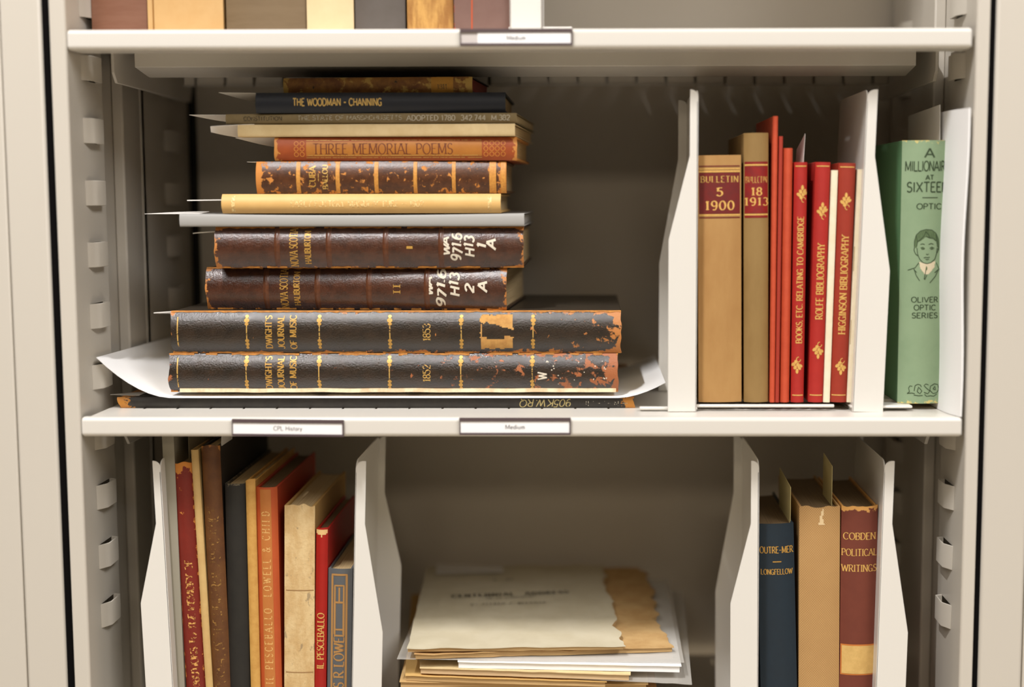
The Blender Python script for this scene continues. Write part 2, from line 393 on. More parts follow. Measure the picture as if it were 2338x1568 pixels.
def upright(label, xbl, xbr, ybot, xtl, xtr, ytop, Y, zbase, d, spine_mat, board_mat=None, page_mat=None, **kw):
    """standing book from the pixel edges of its spine (bottom left/right at row ybot, top left/right at row ytop)"""
    pb0, pb1 = atY(xbl, ybot, Y), atY(xbr, ybot, Y); pt0, pt1 = atY(xtl, ytop, Y), atY(xtr, ytop, Y)
    wd = ((pb1.x-pb0.x)+(pt1.x-pt0.x))/2; mx_b, mx_t = (pb0.x+pb1.x)/2, (pt0.x+pt1.x)/2
    th = math.atan2(mx_t-mx_b, pt0.z-pb0.z)
    zt = (pt0.z+pt1.z)/2
    h = (zt-zbase)/math.cos(th)-abs(math.sin(th))*wd*.5
    mx0 = mx_b+(zbase-(pb0.z+pb1.z)/2)*math.tan(th)
    B = book(label, wd, h, d, spine_mat, board_mat, page_mat, loc=(mx0, Y, zbase+abs(math.sin(th))*wd/2), rot=Matrix.Rotation(th, 3, 'Y'), **kw)
    B.Y = Y; return B
def flat(label, xl, xr, z0, z1, Y, d, spine_mat, board_mat=None, page_mat=None, rz=0, ymid=None, **kw):
    """lying book, head to the left; xl/xr are pixel columns of the spine ends"""
    zm = (z0+z1)/2; ym = ymid if ymid else 784-(zm-CAM.z)*1
    a = CAM.z-zm
    row = 450+a*CF/(Y-CAM.y)
    X0, X1 = atY(xl, row, Y).x, atY(xr, row, Y).x
    rot = Matrix.Rotation(math.radians(rz), 3, 'Z') @ FLATROT
    B = book(label, z1-z0, (X1-X0)/math.cos(math.radians(rz)), d, spine_mat, board_mat, page_mat, loc=(X1, Y, zm), rot=rot, **kw)
    B.Y = Y; B.k = mpp(Y); B.X1 = X1; B.X0 = X0; B.rz = rz
    return B
def P(B, px, py):
    p = B.loc(px, py, B.Y); return p.x, p.z

# ================================================================== THE CABINET
W, ZS, Z1, Z3 = .88, 0.0, .382, -.376
DEPTH = .42
ZB, ZT = -1.25, .80
fl = MB().box(-2.6, 3.6, -8.2, .62, ZB-.05, ZB).obj('floor', M('floor_vinyl', (196, 186, 168), .6, var=(184, 172, 152), vscale=3)); struct(fl)
struct(MB().box(-2.6, 3.6, -8.2, .62, 2.32, 2.4).obj('ceiling', M('ceiling_white', (214, 208, 198), .8)))
struct(MB().box(-2.6, 3.6, .56, .62, ZB, 2.32).obj('wall_back', M('wall_paint', (200, 190, 172), .8)))
CABR = thing('cabinet', 'cream enamelled steel book cabinet holding three shelves of old books', 'cabinet', (.442, .2, ZB))
def cab(mb, name, mat=PAINT, bevel=0):
    o = mb.obj(name, mat, None, bevel=bevel); o.parent = CABR; o.matrix_parent_inverse = CABR.matrix_world.inverted(); return o
TAB_Z = [.3365-.0628*k for k in range(-2, 10)]
FACE = {-1: -.0012, 1: .8845}; SIDE = {-1: -.0175, 1: .898}
for s in (-1, 1):
    xf, xo = FACE[s], SIDE[s]; inn = -s        # direction towards the inside of the cabinet
    # outer side sheet
    xs = -.0150 if s < 0 else .8955
    cab(MB().box(min(xo, xs), max(xo, xs), .002, DEPTH+.01, ZB, ZT), 'side_panel')
    # uprights with pierced faces and pressed-out hooks
    for y0, y1, hy0, hy1, nm in ((0.0, .098, .038, .082, 'front_upright'), (.2262, .405, .300, .348, 'rear_upright')):
        mb = MB(); xin = xf if nm == 'front_upright' else xf+(.003 if s < 0 else .004)
        zs = [ZB]; 
        for z in sorted(TAB_Z): zs += [z, z+.0255]
        zs.append(ZT)
        for i in range(len(zs)-1):
            a, b = zs[i], zs[i+1]
            cols = [(y0+(.003 if y0 == 0 else 0), hy0+.006), (hy0+.006, hy1-.004), (hy1-.004, y1)]
            for c, (p, q) in enumerate(cols):
                if i % 2 == 1 and c == 1: continue
                mb.face([mb.vert(v) for v in ((xin, p, a), (xin, q, a), (xin, q, b), (xin, p, b))])
        # front face rounds over at the inner corner, back return goes out to the side sheet
        mb.face([mb.vert(v) for v in ((xo+(.001 if s < 0 else -.001), y0, ZB), (xin+s*.003, y0, ZB), (xin+s*.003, y0, ZT), (xo+(.001 if s < 0 else -.001), y0, ZT))])
        if y0 == 0:
            n = 5; pr = [(xin+s*.003-s*.003*math.sin(i/n*math.pi/2), .003-.003*math.cos(i/n*math.pi/2)) for i in range(n+1)]
            for p, q in zip(pr, pr[1:]): mb.face([mb.vert(v) for v in ((*p, ZB), (*q, ZB), (*q, ZT), (*p, ZT))], True)
        mb.face([mb.vert(v) for v in ((xin, y1, ZB), (xs, y1, ZB), (xs, y1, ZT), (xin, y1, ZT))])
        cab(mb, nm)
        for z in TAB_Z:
            t = MB(); g = .0074; pts = [(hy0, 0), (hy0+.013, g), (hy1-.003, g*.96), (hy1, 0)]; th = .0014
            pin = [(hy0+.0025, -.0002), (hy0+.0135, g-th), (hy1-.0045, g*.96-th), (hy1-.003, -.0002)]
            poly = [(xin+inn*x, y) for y, x in pts]+[(xin+inn*x, y) for y, x in reversed(pin)]
            t.prism(poly, 'z', z, z+.0255); cab(t, 'shelf_hook', bevel=.0005)
    # stiffening rib on the side sheet
    xr = xs+inn*.0125
    cab(MB().box(min(xs, xr), max(xs, xr), .166, .226, ZB, ZT), 'side_rib', bevel=.002)
bk = MB().box(.0085, .8915, DEPTH, DEPTH+.006, ZB, ZT); cab(bk, 'back_panel', M('back_panel_enamel', (206, 197, 182), .5))
for x in (.008, .876): cab(MB().box(x-.006 if x < .5 else x+.016, x+.0 if x < .5 else x+.022, .404, DEPTH+.004, ZB, ZT), 'corner_shade', DARK)  # dark strips standing in for the shade of the rear corner gaps
for z, nm in ((.2677, 0), (.1055, 0)):
    pass
mb = MB()
for x, y, px_ in ((437, 348, 0), (447, 690, 0)):
    p = atY(x, y, DEPTH-.001); mb.box(p.x-.0012, p.x+.0012, DEPTH-.002, DEPTH+.001, p.z-.0016, p.z+.0016)
cab(mb, 'back_rivet', M('steel', (190, 190, 185), .25, metal=.8))
# neighbouring cabinets either side of the dark gap
def neighbour(x0, x1, s, label):
    r = thing('cabinet', label, 'cabinet', ((x0+x1)/2, .2, ZB))
    def add(mb, n, b=.002):
        o = mb.obj(n, PAINT, None, bevel=b); o.parent = r; o.matrix_parent_inverse = r.matrix_world.inverted()
    if s < 0: add(MB().box(x1-.0405, x1, 0, .43, ZB, ZT), 'end_upright', .003); add(MB().box(x0, x1-.0415, .0025, .43, ZB, ZT), 'door_panel')
    else: add(MB().box(x0, x0+.044, 0, .43, ZB, ZT), 'end_upright', .003); add(MB().box(x0+.045, x1, .0025, .43, ZB, ZT), 'door_panel')
neighbour(-.45, -.0252, -1, 'cream steel cabinet edge beyond the dark gap on the left')
neighbour(.9036, 1.35, 1, 'cream steel cabinet edge beyond the dark gap on the right')
cab(MB().box(-.0252, -.0175, .003, .43, ZB, ZT), 'gap_shade', GAPSH)  # black strips put in for the shade between the cabinets
cab(MB().box(.898, .9036, .003, .43, ZB, ZT), 'gap_shade', GAPSH)
cab(MB().box(-.0175, .898, .001, DEPTH+.01, ZT-.03, ZT), 'top_shade_panel')  # unseen cover, added to shade the upper back panel

# ------------------------------------------------------------------ shelves
PITCH = .0346
def shelf(z, label):
    r = thing('steel_shelf', label, 'shelf', (.44, .2, z))
    def add(mb, n, b=0, mat=PAINTS):
        o = mb.obj(n, mat, None, bevel=b); o.parent = r; o.matrix_parent_inverse = r.matrix_world.inverted()
    # deck: strips with divider slots near the front edge and near the rear
    mb = MB(); t = .0012; 
    xs = []; x = .0425+.0008
    while x < .86: xs.append(x); x += PITCH
    sw = .0022
    def q(x0, x1, y0, y1):
        for zz in (z, z-t): mb.face([mb.vert(v) for v in ((x0, y0, zz), (x1, y0, zz), (x1, y1, zz), (x0, y1, zz))])
    q(.0065, .876, .006, .0575); q(.0065, .876, .0680, .364); q(.0065, .876, .388, .4035)
    for y0, y1 in ((.0575, .0680), (.364, .388)):
        e = .0065
        for xx in xs: q(e, xx, y0, y1); e = xx+sw
        q(e, .876, y0, y1)
    add(mb, 'deck')
    # rolled front lip
    h = .0197; n = 6; R_ = .0045
    prof = [(.010, z-.0002), (R_, z)]+[(R_-R_*math.sin(i/n*math.pi/2), z-R_+R_*math.cos(i/n*math.pi/2)) for i in range(1, n+1)]
    prof += [(R_-R_*math.cos(i/n*math.pi/2), z-h+R_-R_*math.sin(i/n*math.pi/2)) for i in range(n+1)]
    prof += [(.034, z-h), (.034, z-h+.003), (.012, z-h+.003), (.010, z-.0016)]
    mb = MB(); k = len(prof); xs2 = [(-.0010, 1), (.0014, 0), (W-.0014, 0), (W+.0010, 1)]
    rings = []
    for xx, ins in xs2:
        ring = []
        for y, zz in prof:
            yy, z2 = y, zz
            if y > .008 and ins: xq = .006 if xx < .4 else W-.005
            else: xq = xx
            if ins: yy = y+.0018 if y < .008 else y; z2 = min(max(zz, z-h+.0014), z-.0014)
            ring.append(mb.vert((xq, yy, z2)))
        rings.append(ring)
    for a, b in zip(rings, rings[1:]):
        for i in range(k): mb.face((a[i], a[(i+1) % k], b[(i+1) % k], b[i]), True)
    mb.face(rings[0]); mb.face(rings[-1][::-1])
    add(mb, 'front_lip'); r.children[-1].modifiers.new('normals', 'WEIGHTED_NORMAL')
    # channel under the deck, end brackets, rear flange
    mb = MB(); mb.prism([(.104, z-.0015), (.104, z-.027), (.150, z-.0335), (.156, z-.0335), (.156, z-.031), (.152, z-.031), (.108, z-.025), (.108, z-.0015)], 'x', .032, .850); add(mb, 'stiffener', .0006)
    for x0, x1 in ((.0125, .0155), (.8665, .870)):
        mb = MB(); mb.prism([(.088, z-.0015), (.088, z-.034), (.098, z-.044), (.37, z-.046), (.39, z-.002)], 'x', x0, x1); add(mb, 'end_bracket', .0006)
    mb = MB(); sw2 = .0036
    for xa, xb in zip([.03]+[v+sw2 for v in xs], xs+[.86]):
        if xb-xa > .004: mb.box(xa, xb, .2885, .2897, z-.0310, z-.0170); mb.box(xa, xb, .2862, .3000, z-.0322, z-.0310)
    mb.box(.03, .86, .2885, .2897, z-.0172, z-.0012); mb.box(.03, .86, .2990, .3002, z-.0322, z-.0012); mb.box(.03, .0312, .2885, .3, z-.032, z-.0012); mb.box(.8588, .86, .2885, .3, z-.032, z-.0012); add(mb, 'rear_flange')
    return r
shelf(Z1, 'cream steel shelf at the top, its underside in view')
shelf(ZS, 'cream steel shelf across the middle with two label holders on its edge')
shelf(Z3, 'lowest cream steel shelf carrying the books cut off by the picture edge')

# ------------------------------------------------------------------ label holders
def label_holder(x0, x1, y0, y1, string, label, tlen, tilt=0, ins=(.004, .002), txc=None):
    p0, p1 = atY(x0, y1, -.0032), atY(x1, y0, -.0032); wdt, hgt = p1.x-p0.x, p1.z-p0.z
    r = thing('label_holder', label, 'label holder', ((p0.x+p1.x)/2, -.0002, (p0.z+p1.z)/2), Matrix.Rotation(tilt, 3, 'Y'), 'label holders on the shelf edges')
    mb = MB(); mb.box(-wdt/2, wdt/2, -.0032, .0, hgt/2-.0034, hgt/2); mb.box(-wdt/2, wdt/2, -.0032, .0, -hgt/2, -hgt/2+.0022)
    mb.box(wdt/2-.0013, wdt/2, -.003, 0, -hgt/2, hgt/2); mb.box(-wdt/2, -wdt/2+.0008, -.003, 0, -hgt/2, hgt/2); mb.obj('holder_frame', HOLDER, r)
    MB().box(-wdt/2+.0006, wdt/2-.0006, -.0016, -.0004, -hgt/2+.001, hgt/2-.002).obj('backing', PALEH, r)
    c = MB().box(-wdt/2+ins[0], wdt/2-ins[1]*.8, -.0022, -.0012, -hgt/2+.0020, hgt/2-.0032).obj('card', PAPERB, r)
    cx = 0 if txc is None else txc
    text_mesh(string, tlen, .0042, lambda a, b: Vector((a+cx, -.0024, b-.0005)), weight=.12, serif=False).obj('printed_text', M('label_print', (92, 84, 84), .7), c)
label_holder(1050, 1307, 65, 104, 'Medium', 'label holder on the top shelf edge, white card reading Medium', .0185, ins=(.0012+.016, .002))
label_holder(1049, 1303, 954, 993, 'Medium', 'label holder on the middle shelf edge, white card reading Medium', .0195, ins=(.0012, .0016))
label_holder(530, 784, 958, 996, 'CPL History', 'label holder on the middle shelf edge with CPL History card', .0285, tilt=math.radians(.5), ins=(.0004, .0016))

# ------------------------------------------------------------------ dividers
WA, WB, NA, NB, HD, DD = .0292, .0313, .0084, .0107, .3253, .157
def divider_parts(r):
    """upright plate in the y-z plane at x=0; flanges to -x, narrow at the top and wide at the foot"""
    t = .0014
    def flange(y, wn, ww, k0, k1, rad):
        pts = [(0, .0), (-ww, .0), (-ww, k1), (-wn, k0), (-wn, HD)]
        n = 6; pts += [(-rad+rad*math.sin(i/n*math.pi/2), HD-rad+rad*math.cos(i/n*math.pi/2)) for i in range(n+1)] if rad < wn else [(-wn*.3, HD-.002), (0, HD-.012)]
        return MB().prism(pts, 'y', y, y+t)
    flange(0, NA, WA, .2595, .1755, .0075).obj('flange', PAINT2, r, bevel=.0006)
    n = 6; rad = .012
    pts = [(0, 0), (0, HD-rad)]+[(rad-rad*math.cos(i/n*math.pi/2), HD-rad+rad*math.sin(i/n*math.pi/2)) for i in range(n+1)]+[(DD-rad+rad*math.sin(i/n*math.pi/2), HD-rad+rad*math.cos(i/n*math.pi/2)) for i in range(n+1)]+[(DD, 0)]
    MB().prism(pts, 'x', -t, 0).obj('plate', PAINT2, r, bevel=.0004)
    flange(DD-t, NB, WB, .2595, .145, .008).obj('flange', PAINT2, r, bevel=.0006)
def base_parts(r, turned, wide=.152):
    lean = r.get('lean', 0.0)
    s = -1 if turned else 1
    def bx(x0, x1, y0, y1, z0, z1, n, b=0):
        if turned: x0, x1, y0, y1 = -x1, -x0, DD-y1, DD-y0
        o = MB().box(x0, x1, y0, y1, z0, z1).obj(n, PAINT2, r, bevel=b); o.rotation_euler.y = lean if turned else -lean
    if turned: bx(-.0015, .062, .004, .030, .0030, .0058, 'foot', .001); bx(.004, .062, .052, .150, 0, .0058, 'base_plate')
    else:
        bx(-.058, .0015, .004, .012, .0012, .0042, 'foot', .0012); bx(.0005, wide-.010, .006, .010, .0035, .0066, 'foot', .001)
        bx(.002, wide, .066, .150, 0, .0078, 'base_plate')
def divider(xp, ypx, zbase, turned, label, lean=0, Y=.035):
    p = atY(xp, ypx, Y); X = p.x-(p.z-zbase)*math.tan(lean)
    r = thing('book_divider', label, 'book divider', (X, Y+(DD if turned else 0), zbase+.0004), Matrix.Rotation(lean, 3, 'Y') @ (Matrix.Rotation(math.pi, 3, 'Z') if turned else Matrix.Identity(3)), 'steel book dividers')
    if lean: r['lean'] = lean
    return r
d0 = divider(1590, 900, 0, False, 'white steel divider on the middle shelf, left of the BULLETIN 5 1900 book')
divider_parts(d0)
def copy_parts(src, dst, turned=True, wide=.152):
    for ch in list(src.children):
        c = ch.copy(); COL.objects.link(c); c.parent = dst
    base_parts(dst, turned, wide)
d1 = divider(1964, 560, 0, True, 'white steel divider on the middle shelf, beside the green book', lean=math.radians(1.6)); copy_parts(d0, d1)
d2 = divider(386, 1400, Z3, False, 'white steel divider at the far left of the bottom shelf, beside the grey pamphlet', lean=math.radians(-1.5)); copy_parts(d0, d2, False, .188)
d3 = divider(806, 1400, Z3, True, 'white steel divider on the bottom shelf, right of the blue-grey book with gilt frames', lean=math.radians(2.0)); copy_parts(d0, d3)
d4 = divider(1732, 1400, Z3, False, 'white steel divider on the bottom shelf, left of the dark blue OUTRE-MER book', lean=math.radians(-.4)); copy_parts(d0, d4, False, .118)
d5 = divider(2006, 1400, Z3, True, 'white steel divider at the far right of the bottom shelf, beside the red-brown book', lean=math.radians(1.0)); copy_parts(d0, d5)
d6 = divider(1164, 40, Z1, True, 'white steel divider on the top shelf, right of the purple-brown book'); copy_parts(d0, d6)
base_parts(d0, False)

for o in COL.objects:
    if 'lean' in o: del o['lean']
# ================================================================== LYING STACK ON THE MIDDLE SHELF
def dark_leather(nm, base, var, wear, th, eu, ev, vr, ws=160, rough=.3, bscale=420, bstr=.6):
    return M(nm, base, rough, var=var, vscale=70, vamt=.8, bump=(bscale, bstr, .0009), wear=(wear, th, eu, ev, vr, ws), spec=.75)
YS = .060
# black thin volume at the bottom
BLK = M('black_cloth', (44, 40, 36), .5, var=(60, 55, 48), vscale=80, bump=(900, .2, .0003), wear=((196, 130, 50), .74, 0, .55, 0, 260))
bk0 = flat('thin black book lying on the shelf beneath the white sheet', 272, 1448, .0002, .0115, .062, .30, BLK, page_mat=CREAM, bulge=.002, tb=.0016, ragged=.003)
x, z = P(bk0, 1247, 921); lettering(bk0, '905KW.RQ', x, z, .0535, .0075, 'up', M('pale_gilt_ink', (196, 178, 120), .6, fade=(.32, 500)), 'call_number', serif=False, weight=.12, hand=True)
bk0.root.children[-1].rotation_euler = (0, 0, 0)
x, z = P(bk0, 1385, 921); lettering(bk0, '_ N -.. - . II', x, z, .044, .0050, 'up', M('worn_white_ink', (190, 182, 160), .7, fade=(.46, 500)), 'title', serif=False, weight=.12)
# white folder sheet, curled up at both ends
def sheet_obj(fn, nu, nv, th, name, mat, label, cat, group=None, parent=None):
    o = MB().solid(fn, nu, nv, th).obj(name, mat, parent)
    if label: tag(o, label, cat, group)
    return o
xs_l = atY(395, 915, .058).x; xs_r = atY(1412, 905, .058).x; xl_tip = atY(222, 815, .040).x; xr_tip = atY(1519, 872, .058).x
zl_tip = atY(222, 815, .040).z; zr_tip = atY(1519, 872, .058).z
def big_sheet(u, v):
    y = .056+.255*v
    Lx, Rx = xs_l-xl_tip, xr_tip-xs_r; tot = Lx+(xs_r-xs_l)+Rx; s = u*tot
    if s < Lx: q = 1-s/Lx; return Vector((xs_l-Lx*q, y-.018*q*(1-v), .0122+(zl_tip-.0122)*q**1.8*(1-.10*v)))
    if s > tot-Rx: q = 1-(tot-s)/Rx; return Vector((xs_r+Rx*q, y, .0122+(zr_tip-.0122)*q**1.7))
    return Vector((xs_l+(s-Lx), y, .0122))
sheet_obj(big_sheet, 60, 10, .0005, 'paper_folder', PAPERB, 'large white sheet curling up at its ends beneath the two thick black volumes', 'paper sheet')
# Dwight's Journal, two volumes
DW1 = dark_leather('black_leather_scuffed', (34, 26, 20), (54, 40, 29), (188, 118, 50), .68, .20, .20, -.22, 95, rough=.17, bscale=620, bstr=.5)
DW2 = dark_leather('black_leather_worn', (34, 26, 20), (56, 40, 28), (164, 92, 42), .635, .14, .18, -.26, 85, rough=.17, bscale=560, bstr=.6)
DWB = M('dark_board_paper', (58, 50, 40), .4, var=(40, 34, 28), vscale=40, bump=(300, .2, .0005))
EDGE_W = M('worn_joint', (196, 130, 52), .7, var=(120, 70, 30), vscale=220)
dwA = flat('thick black leather journal volume marked 1852, the lower of the pair', 385, 1411, .0168, .0570, .060, .25, DW2, DWB, CREAM, bulge=.0075, bands=(), ragged=.002)
def leaf_(u, v): return Vector((-dwA.w/2-.0002-.0006*mnoise.noise(Vector((v*14, u, 2))), .004+.236*u, .002+(dwA.h-.012)*v))
MB().solid(leaf_, 3, 60, -.0041).obj('loose_leaf', M('bare_leaf', (240, 222, 186), .8, var=(196, 140, 80), vscale=55, vamt=.5), dwA.root)
def joint(B, side, amp=.0006, gaps=.35, seed=0):
    # rubbed ridge where the spine leather meets the board
    mb = MB(); n = int(B.h/.0015); prev = None
    for i in range(n+1):
        z = B.h*i/n; k = mnoise.noise(Vector((z*45, seed, side))); w_ = .0007+amp*mnoise.noise(Vector((z*130, seed+3, side)))
        if k < -gaps or w_ <= .0002: prev = None; continue
        x1 = side*(B.w/2+.0002); x0 = side*(B.w/2-w_*1.8); y = B.sy(abs(x0), z)-.0005
        q = [mb.vert((x0, y, z)), mb.vert((x1, y+.0006, z)), mb.vert((x1, B.sy(B.w/2, z)+.003, z)), mb.vert((x0, B.sy(B.w/2, z)+.003, z))]
        if prev:
            for a in range(4): mb.face((prev[a], prev[(a+1) % 4], q[(a+1) % 4], q[a]))
        prev = q
    mb.obj('worn_joint', EDGE_W, B.root)
dwB = flat('thick black leather journal volume marked 1853 with a torn paper label', 390, 1418, .0576, .1016, .060, .25, DW1, DWB, PAGESD, bulge=.0075, ragged=.002)
for B, ys, yr, bandpx in ((dwA, 855, '1852', (562, 728, 889, 1052, 1215)), (dwB, 757, '1853', (563, 729, 890, 1053, 1217))):
    for i, (bx_) in enumerate(bandpx):
        x, z = P(B, bx_, ys); hw = B.w/2
        items = [(.0125, .0024, .0028), (.0165, .0018, .002), (.0088, .0016, .002), (-.0085, .0017, .0022), (-.0122, .0021, .0022), (-.0158, .0016, .0017)]
        mbp = blobs_on(B, [(a, z+random.uniform(-.0003, .0003), rx, rz_, 0) for a, rx, rz_ in items], GOLD, 'gilt_band')
        lines_on(B, [[(-.008, z), (.0085, z)]], .0011, GOLDW, 'gilt_rule')
    x, z = P(B, 613, ys); lettering(B, "DWIGHT'S", .0003, z, .034, .0066, 'across', GOLD, 'title', weight=.2, thin=.1)
    x, z = P(B, 641, ys); lettering(B, 'JOURNAL', .0003, z, .034, .0066, 'across', GOLD, 'title', weight=.2, thin=.1)
    x, z = P(B, 669, ys); lettering(B, 'OF MUSIC', .0003, z, .035, .0066, 'across', GOLD, 'title', weight=.2, thin=.1)
    x, z = P(B, 974, ys+2); lettering(B, yr, .0, z, .0175, .0075, 'across', GOLDW, 'volume_number', weight=.16)
    x, z = P(B, 405, ys); lines_on(B, [[(-.015, z), (.016, z)]], .0012, GOLDW, 'gilt_rule')
for q_, B in enumerate((dwA, dwB)): joint(B, 1, seed=q_, gaps=.5 if q_ else .1); joint(B, -1, seed=q_+5, gaps=.15)
x, z0 = P(dwB, 1173, 760); x, z1 = P(dwB, 1095, 760)
def torn(u, v):       # u: bottom to top of the label as it lies, v: right to left
    n = .05*mnoise.noise(Vector((u*9, v*7, 3)))
    if u+n < .10 or u+n > .97 or v+n < .03 or v+n > .97: return False
    if .42 < u+n < .60+.2*v and v < .93: return v > .93
    if .36 < u < .62 and .25 < v+n < .8: return False
    return True
patch(dwB, -.0215, .0195, z0, z1, M('brown_paper_label', (206, 156, 86), .8, var=(160, 104, 50), vscale=120), 'paper_label', inside=torn, label='torn brown paper label')
x, z = P(dwA, 1238, 858); lettering(dwA, 'W', x, z, .0075, .0095, 'across', WHITEINK, 'call_number', serif=False, weight=.2)
x, zc = P(dwA, 1200, 872)
rn = random.Random(3)
blobs_on(dwA, [(rn.uniform(-.014, .016), rn.uniform(.01, .075), rn.uniform(.0003, .0009), rn.uniform(.0003, .0008), 0) for _ in range(22)], WHITEINK, 'ink_spots')
# Nova Scotia I and II
NS = dark_leather('brown_calf', (58, 32, 22), (82, 46, 30), (190, 120, 48), .86, .36, .42, .0, 150, rough=.2, bscale=520, bstr=.45)
NSB = M('brown_marbled_board', (52, 38, 26), .5, var=(74, 52, 32), vscale=150)
n2 = flat('brown calf NOVA SCOTIA volume II, third from the bottom of the thick books', 458, 1156, .1022, .1460, .062, .20, NS, NSB, PAGES, rz=-3.2, bulge=.008, bands=(), ragged=.001)
n1 = flat('brown calf NOVA SCOTIA volume I, directly beneath the pale grey folder', 489, 1195, .1466, .1886, .058, .20, NS, NSB, PAGES, bulge=.008, ragged=.001)
for B, ys, t0, vol, volx, cx, bands in ((n2, 658, (640, 670), 'II', 903, 0, (598, 718, 838, 972)), (n1, 562, (670, 702), 'I', 935, 0, (632, 750, 880, 1007))):
    for bp in bands:
        x, z = P(B, bp, ys)
        S = surf(B)
        mb = MB(); mb.solid(lambda u, v: Vector(((u-.5)*B.w*.99, B.sy((u-.5)*B.w, z)-.0011*math.sin(math.pi*v), z+(v-.5)*.006)), 14, 6, .0006); mb.obj('raised_band', M('raised_band_leather', (96, 56, 34), .3, var=(66, 38, 26), vscale=300, bump=(600, .3, .0005)), B.root)
    x, z = P(B, t0[0], ys); lettering(B, 'NOVA SCOTIA', 0, z, B.w*.93, .0080, 'across', GOLD, 'title', weight=.2, thin=.1)
    x, z = P(B, t0[1], ys); lettering(B, 'HALIBURTON', 0, z, B.w*.80, .0062, 'across', GOLD, 'author_name', weight=.22, thin=.12)
    x, z = P(B, volx, ys+2); lettering(B, vol, 0, z, .0022 if vol == 'I' else .009, .0075, 'across', GOLD, 'volume_number', weight=.3 if vol == 'I' else .11, track=.22)
for B, items in ((n2, (('WA', 979, 655, .020, .0065), ('971.6', 1006, 660, .038, .0085), ('H13', 1036, 652, .022, .0095), ('2', 1070, 661, .008, .0085), ('A', 1100, 655, .010, .0095))),
                 (n1, (('WA', 1019, 563, .020, .0068), ('971.6', 1043, 565, .028, .0095), ('H13', 1071, 564, .0195, .0095), ('1', 1099, 561, .005, .009), ('A', 1120, 558, .010, .0095)))):
    for s, px_, py_, L, Hh in items:
        x, z = P(B, px_, py_); lettering(B, s, x, z, L, Hh, 'across', WHITEINK, 'call_number', serif=False, weight=.2, hand=True)
for q_, B in enumerate((n2, n1)): joint(B, 1, seed=q_+9, gaps=.4); joint(B, -1, seed=q_+15, gaps=.0)
# pale grey folder (a thin stack of card)
GREY = M('grey_card', (164, 162, 158), .7)
def folder(label, px0, px1, z0, z1, Y, d, mat, mat2, sag=.001):
    row = 450+(CAM.z-z0)*CF/(Y-CAM.y); X0, X1 = atY(px0, row, Y).x, atY(px1, row, Y).x
    r = thing('paper_folder', label, 'folder', ((X0+X1)/2, Y, z0)); hx = (X1-X0)/2
    H = z1-z0
    f = lambda u: sag*math.sin(math.pi*(u*1.2-.1))
    MB().solid(lambda u, v: Vector((-hx+2*hx*u, d*v, H-f(u))), 24, 4, .0008).obj('cover', mat, r)
    MB().solid(lambda u, v: Vector((-hx+2*hx*u, d*v, .0009)), 24, 4, .0008).obj('cover', mat, r)
    def fold(u, v):
        a = -math.pi/2+math.pi*v; return Vector((-hx+2*hx*u, -.0016*math.cos(a), (H-f(u))*.5+((H-f(u))*.5-.0003)*math.sin(a)))
    MB().solid(fold, 24, 10, .0007).obj('fold', mat, r)
    MB().box(-hx+.004, hx-.004, .001, d-.004, .0012, H-.0012-abs(sag)).obj('page_block', mat2, r)
    return r
folder('pale grey folder lying between the tan book and volume I', 411, 1197, .1892, .2020, .056, .24, GREY, PAPER, sag=.0012)
# tan book
TAN = M('tan_cloth', (222, 180, 112), .55, var=(212, 166, 96), vscale=30, vamt=.6, bump=(1500, .1, .0003))
tn = flat('smooth tan book with faint gilt EARLY POTTERY lettering', 505, 1143, .2026, .2224, .058, .17, TAN, None, CREAM, bulge=.0055, ragged=.0)
x, z = P(tn, 815, 470); lettering(tn, 'EARLY POTTERY MANUFACTURE _ 1902', 0, z, .1365, .0062, 'down', GOLDF, weight=.2, thin=.1)
for bp in (532, 1118): x, z = P(tn, bp, 468); patch(tn, -.008, .008, z-.0018, z+.0018, GOLDF, 'gilt_rule')
# mottled CUBA
CUB = M('mottled_calf', (92, 52, 26), .36, var=(60, 32, 16), vscale=90, vamt=.8, bump=(500, .25, .0006), wear=((202, 130, 54), .575, .06, .42, 0, 150), spec=.55)
cu = flat('mottled brown leather CUBA book with gilt bands', 584, 1156, .2229, .2556, .060, .16, CUB, M('mottled_board', (72, 46, 24), .5, var=(130, 84, 36), vscale=200), PAGES, bulge=.005)
for bp, wd in ((681, .0042), (771, .0042), (859, .0042), (948, .0038), (1036, .0038), (1125, .0070), (1149, .0052)):
    x, z = P(cu, bp, 407); patch(cu, -cu.w*.49, cu.w*.49, z-wd/2, z+wd/2, M('gilt_worn_band', (212, 150, 66), .5, var=(168, 100, 36), vscale=400), 'gilt_band', off=.0006)
x, z = P(cu, 713, 407); lettering(cu, 'CUBA', .001, z, .021, .0062, 'across', GOLD, weight=.2, thin=.1)
x, z = P(cu, 742, 407); lettering(cu, 'BALLOU', .0005, z, .0245, .0052, 'across', GOLDW, 'author_name', weight=.22, thin=.12)
x, z = P(cu, 727, 407); lines_on(cu, [[(-.004, z), (.004, z)]], .0006, GOLDW, 'gilt_rule')
